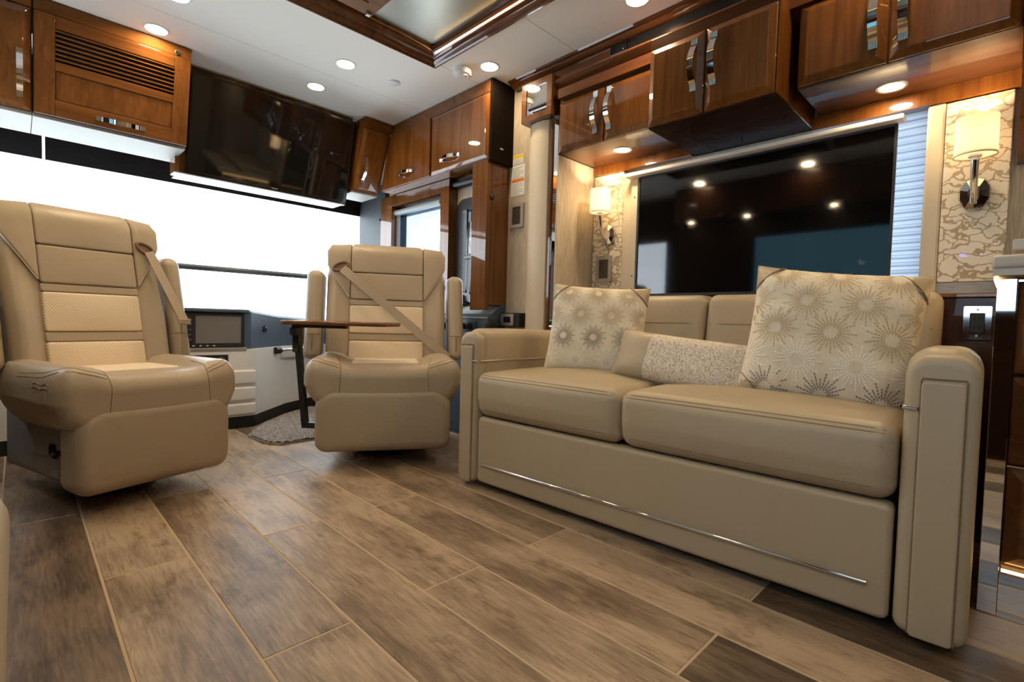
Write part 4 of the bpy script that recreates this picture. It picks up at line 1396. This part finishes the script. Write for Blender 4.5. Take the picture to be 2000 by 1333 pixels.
for r_, (zz, mt, off) in enumerate(((0.195, 'thread_gold', 0.0), (0.095, 'thread_pale', 0.075), (0.0, 'thread_gold', 0.0), (-0.095, 'thread_white', 0.075), (-0.19, 'thread_grey', 0.0))):
    for k in range(-2, 3):
        cx = k * 0.15 + off
        if abs(cx) < 0.30:
            burst(c2, cx, zz, 0.068, HW, 0.232, 0.100, mt, 100 + r_ * 10 + k)
for s, q in ((-1, 1), (1, 1), (-1, -1), (1, -1)):
    corner(c2, s, q, HW, 0.232, 0.100, 0.38)
# lumbar pillow
HL, HZ, TL = 0.275, 0.100, 0.062
p3, c3 = pillow('lumbar_pillow', 'long lumbar pillow with knitted middle lying between the two square pillows', (1.745, 0.865, 0.585), (math.radians(-22), math.radians(5), math.radians(-88)), HL, HZ, TL, 'leather', wr=0.001)
def over(u0, u1, name, mat, par, lift, n=24):
    V, F = [], []
    for i in range(n + 1):
        for j in range(n + 1):
            u = u0 + (u1 - u0) * i / n
            v = math.sin(PI / 2 * (2 * j / n - 1)) * 0.985
            x, z, t = pillow_shape(u, v, HL, HZ, TL)
            V.append((x, -t - lift, z))
    for i in range(n):
        for j in range(n):
            a = i * (n + 1) + j
            F.append((a, a + n + 1, a + n + 2, a + 1))
    return link(name, V, F, mat, par, smooth=True)
kn = over(-0.42, 0.93, 'knitted_panel', 'knit', p3, 0.004)
P = [pillow_shape(math.cos(a) if abs(math.cos(a)) > 0 else 0, math.sin(a), HL, HZ, TL) for a in [0]]
rim = []
for k in range(64):
    a = 2 * PI * k / 64
    cu, sv_ = math.cos(a), math.sin(a)
    m_ = max(abs(cu), abs(sv_))
    x, z, t = pillow_shape(cu / m_, sv_ / m_, HL, HZ, TL)
    rim.append((x, 0, z))
tube('piping', rim, 0.0035, 'leather', p3, n=6, closed=True)

# ================================================================== CAPTAIN CHAIRS
def chair(label, loc, rotz, sx, belt, seed):
    c = thing('captain_chair', label, 'chair', loc, rotz, 'captain chairs', local=True)
    c.scale = (sx, 1, 1)
    L, LL = 'leather_chair', 'leather_light'
    yf = lambda z: 0.075 + 0.24 * (z - 0.45)
    # pedestal and skirt
    lathe('pedestal', [(0.17, 0.0), (0.17, 0.012), (0.09, 0.03), (0.09, 0.10)], 'black_plastic', c, (0, -0.02, 0), seg=28)
    sk = soft('base_skirt', (0, 0.03, 0.205), (0.268, 0.31, 0.125), 0.025, 'skirt_plastic', c, n=10)
    box('switch_panel', (-0.2735, -0.13, 0.175), (-0.266, -0.085, 0.225), 'black_plastic', sk, bev=0.002)
    for q in range(2):
        box('switch', (-0.279, -0.122 + 0.020 * q, 0.182), (-0.273, -0.110 + 0.020 * q, 0.218), 'black_gloss', sk, bev=0.002)
    tube('lever', [(-0.268, -0.16, 0.20), (-0.30, -0.175, 0.20), (-0.302, -0.205, 0.20)], 0.010, 'black_plastic', sk)
    # leg rest
    pad('leg_rest', rrect(-0.318, 0.318, 0.078, 0.392, (0.055, 0.055, 0.105, 0.105), 8), 0.13, 0.045, L, c, mapf=lambda u, v, q: (u, -0.282 - q + 0.10 * max(0, 0.16 - v) * 0.8, v), bulge=0.012)
    # seat
    def fs(x, y, z):
        ax = abs(x)
        s = max(0, min(1, (ax - 0.16) / 0.11))
        s = s * s * (3 - 2 * s)
        t = (z - 0.400) / 0.098
        if t > 0:
            z += (0.034 * s - 0.004) * t
            z -= 0.030 * t * max(0, (y + 0.02) / 0.2) * (1 - s)
        else:
            x *= 1 + 0.16 * t
            z += 0.022 * s * t
        y -= 0.012 * (1 - (x / 0.38) ** 2) if y < -0.2 else 0
        return (x, y, z)
    se = soft('seat_cushion', (0, -0.115, 0.400), (0.372, 0.285, 0.098), 0.066, L, c, n=28, fn=fs)
    def on_seat(x, y):
        s = max(0, min(1, (abs(x) - 0.16) / 0.11)); s = s * s * (3 - 2 * s)
        return 0.498 + (0.034 * s - 0.004) - 0.030 * max(0, (y + 0.02) / 0.2) * (1 - s)
    pad('seat_insert', rrect(-0.165, 0.165, -0.26, 0.12, 0.02, 3), 0.010, 0.006, 'leather_light', se,
        mapf=lambda u, v, q: (u, v, on_seat(u, v) - 0.004 + q))
    for s in (-1, 1):
        tube('stitch_seam', drape(se, [(s * 0.215, -0.42, 0.31), (s * 0.205, -0.43, 0.40), (s * 0.20, -0.42, 0.46), (s * 0.205, -0.36, 0.53), (s * 0.215, -0.24, 0.55)], 0.0), 0.0020, 'stitch', se, n=5)
        tube('stitch_seam', drape(se, [(s * 0.205, -0.41, 0.495), (s * 0.27, -0.40, 0.51), (s * 0.33, -0.36, 0.51), (s * 0.375, -0.25, 0.495), (s * 0.385, -0.05, 0.485)], 0.0), 0.0018, 'stitch', se, n=5)
        tube('stitch_seam', drape(se, [(s * 0.205, -0.395, 0.51), (s * 0.27, -0.385, 0.525), (s * 0.325, -0.345, 0.525), (s * 0.365, -0.24, 0.51), (s * 0.378, -0.05, 0.50)], 0.0), 0.0014, 'stitch', se, n=5)
    if belt == 'loose':
        bvs = BVHTree.FromPolygons([v.co.copy() for v in se.data.vertices], [tuple(p.vertices) for p in se.data.polygons])
        def onto(u, v, q):
            co, no, _, _ = bvs.find_nearest(Vector((-0.42, u, v)))
            return co + no * (q - 0.002)
        for zz_ in (0.478, 0.456):
            tube('pocket_seam', [onto(-0.315 + 0.12 * k / 10, zz_ + 0.004 * math.sin(k), 0.0025) for k in range(11)], 0.0022, 'stitch', se, n=5)
        tube('pocket_seam', [onto(-0.245 - 0.01 * k / 8, 0.45 - 0.11 * k / 8, 0.002) for k in range(9)], 0.0020, 'stitch', se, n=5)
        tube('pocket_seam', [onto(-0.315, 0.478 - 0.13 * k / 8, 0.002) for k in range(9)], 0.0016, 'stitch', se, n=5)
    # back shell with forward bolsters
    def fbk(x, y, z):
        ax = abs(x)
        s = max(0, min(1, (ax - 0.20) / 0.08))
        s = s * s * (3 - 2 * s)
        k = max(0, min(1, (0.95 - z) / 0.25))
        yy = y
        if y < 0:
            yy -= 0.040 * s * k
        w_ = 1.0 + 0.03 * max(0, min(1, (z - 0.5) / 0.5)) - 0.06 * max(0, (z - 1.0) / 0.15)
        zz = z - (0.012 * (x / 0.33) ** 2 if z > 1.0 else 0)
        return (x * w_, yy + yf(z) + 0.07, zz)
    bk = soft('backrest', (0, 0.0, 0.79), (0.330, 0.07, 0.362), 0.052, L, c, n=26, fn=fbk)
    mp_ = lambda lift: (lambda u, v, q: (u, yf(v) + 0.002 - lift - q, v))
    HWD = 0.205
    def roll_top(u, v, q):
        # the top of the headrest rolls back
        if v > 1.10:
            return (u, yf(v) - q + 0.002 + (v - 1.10) ** 2 * 14, v)
        return (u, yf(v) - q + 0.002, v)
    pad('headrest_panel', rrect(-HWD, HWD, 0.982, 1.156, (0.013, 0.013, 0.022, 0.022), 4), 0.022, 0.008, L, bk, mapf=roll_top, bulge=0.006)
    pad('headrest_panel', rrect(-HWD, HWD, 0.826, 0.980, 0.013, 4), 0.020, 0.008, L, bk, mapf=mp_(0), bulge=0.004)
    pad('band', rrect(-HWD, HWD, 0.792, 0.824, 0.008, 3), 0.016, 0.004, L, bk, mapf=mp_(0))
    pad('perforated_panel', rrect(-HWD, HWD, 0.632, 0.790, 0.013, 4), 0.020, 0.008, 'perforated', bk, mapf=mp_(0), bulge=0.008)
    pad('band', rrect(-HWD, HWD, 0.592, 0.630, 0.008, 3), 0.016, 0.004, L, bk, mapf=mp_(0))
    pad('perforated_panel', rrect(-HWD, HWD, 0.45, 0.590, 0.013, 4), 0.020, 0.008, 'perforated', bk, mapf=mp_(0), bulge=0.012)
    for s in (-1, 1):
        tri = [(s * (HWD + 0.003), 0.835), (s * 0.335, 1.020), (s * 0.338, 1.10), (s * 0.318, 1.140), (s * (HWD + 0.003), 1.152)]
        if s < 0:
            tri = tri[::-1]
        def mt(u, v, q, s=s):
            roll = (v - 1.10) ** 2 * 14 if v > 1.10 else 0
            return (u, yf(v) + 0.004 - q + roll + 0.05 * max(0, abs(u) - 0.28), v)
        pad('lapel', tri, 0.024, 0.006, 'lapel_fabric', bk, mapf=mt, bulge=0.004)
        tube('piping', [(s * 0.212, yf(0.84) - 0.016, 0.838), (s * 0.27, yf(0.925) - 0.018, 0.922), (s * 0.332, yf(1.02) - 0.012, 1.014), (s * 0.337, yf(1.10) - 0.008, 1.10)], 0.0026, 'leather_light', bk, n=5)
    # folded-up armrests
    for s in (-1, 1):
        ar = soft('armrest', (s * 0.398, yf(0.75) + 0.055, 0.735), (0.046, 0.088, 0.250), 0.040, L, c, n=14,
                  fn=lambda x, y, z: (x, y + 0.24 * (z - 0.745), z))
        yl = yf(0.60) - 0.031
        tube('seam', [(s * 0.358, yl + 0.018, 0.625), (s * 0.375, yl + 0.002, 0.625), (s * 0.394, yl - 0.0015, 0.625), (s * 0.413, yl + 0.002, 0.625), (s * 0.430, yl + 0.018, 0.625)], 0.0018, 'stitch', ar, n=5)
        tube('seam', [(s * 0.398, yl - 0.0015, 0.625), (s * 0.398, yl - 0.0145, 0.56), (s * 0.396, yl - 0.018, 0.535)], 0.0026, 'stitch', ar, n=5)
    # belt slot
    s = -1 if belt == 'across' else 1
    zx, zz_ = s * 0.262, 1.012
    ring = []
    hole = []
    for k in range(20):
        a = 2 * PI * k / 20
        uu, vv = 0.044 * math.cos(a), 0.021 * math.sin(a)
        ca, sa = math.cos(-s * 0.42), math.sin(-s * 0.42)
        x, z = zx + uu * ca - vv * sa, zz_ + uu * sa + vv * ca
        ring.append((x, yf(z) - 0.026, z))
        hole.append((x, z))
    tube('belt_bezel', ring, 0.008, 'bezel_brown', bk, n=8, closed=True)
    pad('belt_slot', hole, 0.004, 0.002, 'bezel_brown', bk, mapf=lambda u, v, q: (u, yf(v) - 0.022 - q, v))
    if belt == 'across':
        pts = []
        for k in range(13):
            t = k / 12
            x, z = zx + 0.01 + (0.335 - zx) * t, zz_ - 0.012 + (0.515 - zz_) * t
            pts.append((x, yf(z) - 0.034 - 0.035 * math.sin(PI * min(1, t * 1.0)) ** 0.7 - 0.045 * max(0, t - 0.55), z))
        ribbon('belt_strap', pts, (0.75, 0, 0.65), 0.047, 0.002, 'belt', c)
    else:
        pts = []
        for k in range(11):
            t = k / 10
            x, z = zx + 0.012 + 0.105 * t, zz_ - 0.012 + (0.70 - zz_) * t
            pts.append((x, yf(z) - 0.036 - 0.052 * t, z))
        ribbon('belt_strap', pts, (1, 0, 0.15), 0.047, 0.002, 'belt', c)
        bx_, by_, bz_ = pts[-1]
        bu = box('belt_tongue', (bx_ - 0.032, by_ - 0.008, bz_ - 0.022), (bx_ + 0.034, by_ + 0.004, bz_ + 0.004), 'belt', c, bev=0.004)
        box('tongue_plate', (bx_ - 0.014, by_ - 0.004, bz_ - 0.062), (bx_ + 0.014, by_ - 0.001, bz_ - 0.022), 'brushed', bu)
        ribbon('belt_strap', [(bx_ - 0.005, by_ - 0.002, bz_ - 0.02), (bx_ + 0.006, by_ + 0.006, bz_ - 0.07), (bx_ + 0.012, by_ + 0.012, bz_ - 0.13), (bx_ + 0.014, by_ + 0.02, bz_ - 0.18)], (1, 0, 0), 0.036, 0.002, 'belt', c)
    return c
chair('tan leather driver captain chair with a belt slanting across its backrest', (1.45, 2.446, 0.0), math.radians(-31), 1.0, 'across', 1)
chair('tan leather captain chair with a side pocket at the left of the picture', (0.272, 2.635, 0.0), math.radians(17), 0.83, 'loose', 2)

# ================================================================== SWING TABLE by the driver chair
tt = thing('tray_table', 'wooden tray table on a black bent leg beside the driver chair', 'table', (1.02, 2.60, 0.0))
tdir = Vector((1.372 - 0.965, 2.19 - 2.66, 0)).normalized()
ft_ = T((1.040, 2.640, 0.668), tdir, (0, 0, 1))
top = soft('table_top', (0.265, -0.05, 0.020), (0.265, 0.12, 0.011), 0.010, 'table_wood', tt, n=8, tf=ft_)
pad('pale_edge', rrect(-0.165, 0.065, 0.0105, 0.0305, 0.006, 3), 0.004, 0.002, 'white_board', top, tf=ft_, mapf=lambda u, v, q: (-q - 0.0005, u, v))
box('support_bar', (0.02, -0.10, -0.006), (0.30, -0.06, 0.0085), 'black_plastic', tt, bev=0.003, tf=ft_)
box('hinge_block', (0.018, -0.115, -0.045), (0.055, -0.05, -0.006), 'black_plastic', tt, bev=0.003, tf=ft_)
box('clamp', (0.030, -0.110, -0.13), (0.062, -0.06, -0.045), 'black_gloss', tt, bev=0.003, tf=ft_)
def sq(name, a, b_, w_, tf):
    a, b_ = Vector(a), Vector(b_)
    d = (b_ - a).normalized()
    s = Vector((0, 1, 0))
    n_ = d.cross(s).normalized() * w_
    s = s * w_
    V = [a + s + n_, a + s - n_, a - s - n_, a - s + n_, b_ + s + n_, b_ + s - n_, b_ - s - n_, b_ - s + n_]
    F = [(0, 1, 2, 3), (4, 5, 6, 7)] + [(i, (i + 1) % 4, 4 + (i + 1) % 4, 4 + i) for i in range(4)]
    return link(name, V, F, 'black_plastic', tt, tf=tf)
sq('leg', (0.046, -0.085, -0.05), (0.090, -0.085, -0.500), 0.014, ft_)
sq('foot_bar', (0.078, -0.085, -0.500), (0.42, -0.085, -0.500), 0.014, ft_)

# ================================================================== COCKPIT: dash, console, rug
db = thing('dashboard', 'navy and cream cockpit dashboard with a screen and drawers', 'dashboard', (0.6, 3.6, 0))
KX = 1.09
# plan outline: front along Y = 3.42 up to the corner, then receding to the right
plan = [(XL + 0.002, 3.42), (1.06, 3.42), (1.085, 3.428), (1.105, 3.45), (1.40, 3.76), (1.66, 3.93), (XR - 0.03, 3.96), (XR - 0.03, 4.018), (XL + 0.002, 4.018)]
inset = [(XL + 0.002, 3.46), (1.05, 3.46), (1.08, 3.47), (1.10, 3.49), (1.38, 3.80), (1.65, 3.965), (XR - 0.03, 3.98), (XR - 0.03, 4.018), (XL + 0.002, 4.018)]
prism('kick_base', [(x, y + 0.004) for x, y in plan], 'z', 0.0, 0.075, 'black_plastic', db, smooth=True)
prism('lower_body', plan, 'z', 0.075, 0.50, 'cream_plastic', db, smooth=True)
up = [(XL + 0.002, 3.44), (1.02, 3.44), (1.065, 3.450), (1.10, 3.49), (1.33, 3.72), (1.66, 3.93), (XR - 0.03, 3.96), (XR - 0.03, 4.018), (XL + 0.002, 4.018)]
V, F = [], []
n = len(up)
zt = [0.752, 0.752, 0.750, 0.745, 0.72, 0.70, 0.69, 0.69, 0.72]
for q, (x, y) in enumerate(up):
    V.append((x, y, 0.5))
for q, (x, y) in enumerate(up):
    V.append((x, y, zt[q] - 0.015))
for q, (x, y) in enumerate(up):
    V.append((x - (0.010 if 1 < q < 7 else 0), y + (0.018 if q < 7 else 0), zt[q]))
F = [tuple(range(n)), tuple(range(3 * n - 1, 2 * n - 1, -1))]
for k in (0, n):
    F += [(k + i, k + (i + 1) % n, k + n + (i + 1) % n, k + n + i) for i in range(n)]
shade(link('upper_hood', V, F, 'navy_dash', db), 30)
box('screen_brow', (0.10, 3.405, 0.728), (1.045, 3.445, 0.752), 'navy_dash', db, bev=0.010, seg=3)
ms = box('screen_unit', (0.30, 3.428, 0.516), (1.020, 3.444, 0.724), 'black_plastic', db, bev=0.003)
box('screen', (0.752, 3.4262, 0.540), (0.998, 3.4285, 0.706), 'screen_grey', ms)
box('side_screen', (0.42, 3.4262, 0.540), (0.695, 3.4285, 0.706), 'screen_dark', ms)
for k in range(5):
    box('button', (0.716, 3.4262, 0.560 + k * 0.030), (0.730, 3.4285, 0.566 + k * 0.030), 'screen_grey', ms)
for k in range(5):
    box('button', (0.70 + k * 0.036, 3.4262, 0.523), (0.712 + k * 0.036, 3.4285, 0.528), 'white_plastic', ms)
box('silver_strip', (XL + 0.01, 3.418, 0.488), (1.03, 3.440, 0.512), 'brushed', db, bev=0.002)
cr = box('climate_control', (0.62, 3.412, 0.405), (0.925, 3.421, 0.470), 'black_plastic', db, bev=0.004)
for k in range(2):
    lathe('knob', [(0, 0.016), (0.014, 0.015), (0.016, 0.0)], 'black_gloss', cr, seg=18, tf=TR(0.885 - k * 0.20, 3.412, 0.437) @ RX(PI / 2))
lathe('knob_ring', [(0.018, 0.0), (0.018, 0.004), (0.016, 0.004)], 'brushed', cr, seg=18, tf=TR(0.885, 3.412, 0.437) @ RX(PI / 2))
for z0, z1 in ((0.276, 0.372), (0.172, 0.266), (0.082, 0.162)):
    soft('drawer_front', (0.72, 3.417, (z0 + z1) / 2), (0.365, 0.012, (z1 - z0) / 2 - 0.004), 0.010, 'cream_plastic', db, n=8)
# round port and silver rail on the receding side
dn = Vector((0.23, 0.23, 0)).normalized()
lathe('round_port', [(0, 0.012), (0.010, 0.012), (0.014, 0.006), (0.022, 0.005), (0.024, 0)], 'black_gloss', db, seg=22,
      tf=TR(1.19, 3.576, 0.625) @ Matrix.Rotation(math.radians(-45 + 90 - 0), 4, 'Z') @ RX(PI / 2))
rl = soft('side_ledge', (1.50, 3.80, 0.44), (0.22, 0.05, 0.03), 0.025, 'cream_plastic', db, n=8, tf=TR(1.45, 3.80, 0.44) @ Matrix.Rotation(math.radians(33), 4, 'Z') @ TR(-1.45, -3.80, -0.44))
tube('silver_bar', [(1.30, 3.63, 0.475), (1.62, 3.83, 0.475)], 0.012, 'chrome', db, n=10)
tube('bar_end', [(1.27, 3.61, 0.475), (1.31, 3.636, 0.475)], 0.024, 'black_plastic', db, n=14)

# side console by the driver
cs = thing('side_console', 'navy and grey driver side console with switches and two knobs', 'console', (2.05, 2.8, 0))
prism('console_body', [(2.0, 0.0), (XR - 0.001, 0.0), (XR - 0.001, 0.815), (2.105, 0.815), (2.0, 0.745)], 'y', 2.215, 3.59, 'navy_dash', cs)
prism('grey_top', [(1.992, 0.738), (1.998, 0.733), (2.11, 0.808), (XR - 0.001, 0.808), (XR - 0.001, 0.817), (2.103, 0.817)], 'y', 2.225, 3.59, 'console_fabric', cs)
soft('end_cap', (2.035, 2.225, 0.60), (0.055, 0.020, 0.13), 0.018, 'black_plastic', cs, n=8)
pl_ = box('switch_plate', (1.990, 2.50, 0.655), (2.0, 2.66, 0.712), 'navy_dash', cs, bev=0.003)
for k in range(4):
    box('switch', (1.982, 2.515 + k * 0.036, 0.664), (1.990, 2.537 + k * 0.036, 0.704), 'black_plastic', pl_, bev=0.003)
pl_ = box('knob_plate', (1.990, 2.33, 0.655), (2.0, 2.485, 0.715), 'navy_dash', cs, bev=0.003)
for k in range(2):
    lathe('knob', [(0, 0.022), (0.016, 0.020), (0.019, 0.0)], 'black_plastic', pl_, seg=18, tf=TR(1.990, 2.37 + k * 0.07, 0.685) @ Matrix.Rotation(-PI / 2, 4, 'Y'))
cp2 = thing('control_pod', 'black joystick pod standing on the grey side console', 'control', (2.08, 2.56, 0.8))
soft('pod_body', (2.085, 2.60, 0.875), (0.045, 0.065, 0.040), 0.020, 'black_gloss', cp2, n=8, fn=lambda x, y, z: (x, y, z + 0.25 * (y - 2.6)))
lathe('pod_base', [(0.03, 0.0), (0.035, 0.01), (0.02, 0.02), (0.0, 0.02)], 'black_plastic', cp2, (2.10, 2.57, 0.8172), seg=16)

# floor mat
rg = thing('floor_mat', 'grey shaggy carpet mat on the tiles before the dashboard', 'mat', (1.3, 3.2, 0))
outl = [(0.985, 2.88), (1.03, 2.83), (1.60, 2.86), (1.92, 2.95), (1.92, 3.55), (1.62, 3.86), (1.36, 3.66), (1.10, 3.38), (0.955, 3.14)]
def inside(x, y, o_):
    r_ = False
    j = len(o_) - 1
    for i in range(len(o_)):
        if (o_[i][1] > y) != (o_[j][1] > y) and x < (o_[j][0] - o_[i][0]) * (y - o_[i][1]) / (o_[j][1] - o_[i][1]) + o_[i][0]:
            r_ = not r_
        j = i
    return r_
V, F, ID = [], [], {}
st_ = 0.0075
rr_ = random.Random(3)
for i in range(int(1.0 / st_)):
    for j in range(int(1.06 / st_)):
        x, y = 0.95 + i * st_, 2.82 + j * st_
        if inside(x, y, outl):
            ID[(i, j)] = len(V)
            V.append((x + rr_.uniform(-.002, .002), y + rr_.uniform(-.002, .002), 0.012 + rr_.uniform(0, 0.010)))
for (i, j) in list(ID):
    q = [(i, j), (i + 1, j), (i + 1, j + 1), (i, j + 1)]
    if all(k in ID for k in q):
        F.append(tuple(ID[k] for k in q))
link('pile', V, F, 'rug', rg)
prism('backing', outl, 'z', 0.0005, 0.012, 'rug', rg)

# ================================================================== RIGHT EDGE: buffet cabinet
bc = thing('buffet_cabinet', 'dark drawer cabinet with mirrored corner and stone top at the right edge', 'cabinet', (1.9, -0.3, 0))
box('carcass', (1.80, -0.90, 0.0), (2.33, 0.034, 0.862), 'wood_dark', bc)
box('chrome_corner', (1.772, 0.0, 0.0), (1.8, 0.037, 0.862), 'mirror', bc, bev=0.001)
box('toe_kick', (1.79, -0.90, 0.0), (1.7995, -0.001, 0.105), 'mirror', bc)
for k, (z0, z1) in enumerate(((0.135, 0.385), (0.392, 0.615), (0.622, 0.855))):
    fr_ = FACE_X(1.799, -0.002, z0)
    d_ = door('drawer', (0, 0), (0.60, z1 - z0), 0.012, 0.03, 0.02, 'wood_y', bc, fr_)
    box('chrome_lip', (0, -0.014, z1 - z0), (0.60, 0.0, z1 - z0 + 0.005), 'chrome', d_, tf=fr_)
soft('stone_top', (2.06, -0.42, 0.902), (0.335, 0.468, 0.016), 0.008, 'stone', bc, n=6)
box('stone_apron', (1.735, -0.88, 0.868), (2.33, 0.045, 0.8862), 'stone', bc)
tube('light_strip', [(1.785, 0.040, 0.862), (2.30, 0.040, 0.862)], 0.004, 'led', bc, n=6)
tube('toe_light', [(1.785, -0.004, 0.118), (1.785, -0.85, 0.118)], 0.004, 'led', bc, n=6)
ra = thing('raised_counter', 'raised grey stone ledge end above the buffet top', 'counter', (2.0, -0.3, 0.94))
box('ledge', (1.95, -0.85, 0.955), (2.38, 0.015, 0.985), 'stone', ra, bev=0.004)
box('ledge_support', (2.0, -0.80, 0.919), (2.36, 0.008, 0.955), 'stone', ra)

# ================================================================== LEFT EDGE: recliner
rc = thing('recliner', 'beige leather recliner edge cut off at the lower left of the picture', 'recliner', (-0.24, 1.0, 0))
soft('seat_base', (-0.28, 0.98, 0.165), (0.155, 0.42, 0.160), 0.05, 'leather', rc, n=10)
soft('seat_cushion', (-0.222, 1.0, 0.305), (0.209, 0.40, 0.100), 0.085, 'leather', rc, n=14)
soft('backrest', (-0.36, 1.0, 0.62), (0.075, 0.38, 0.32), 0.06, 'leather', rc, n=12)
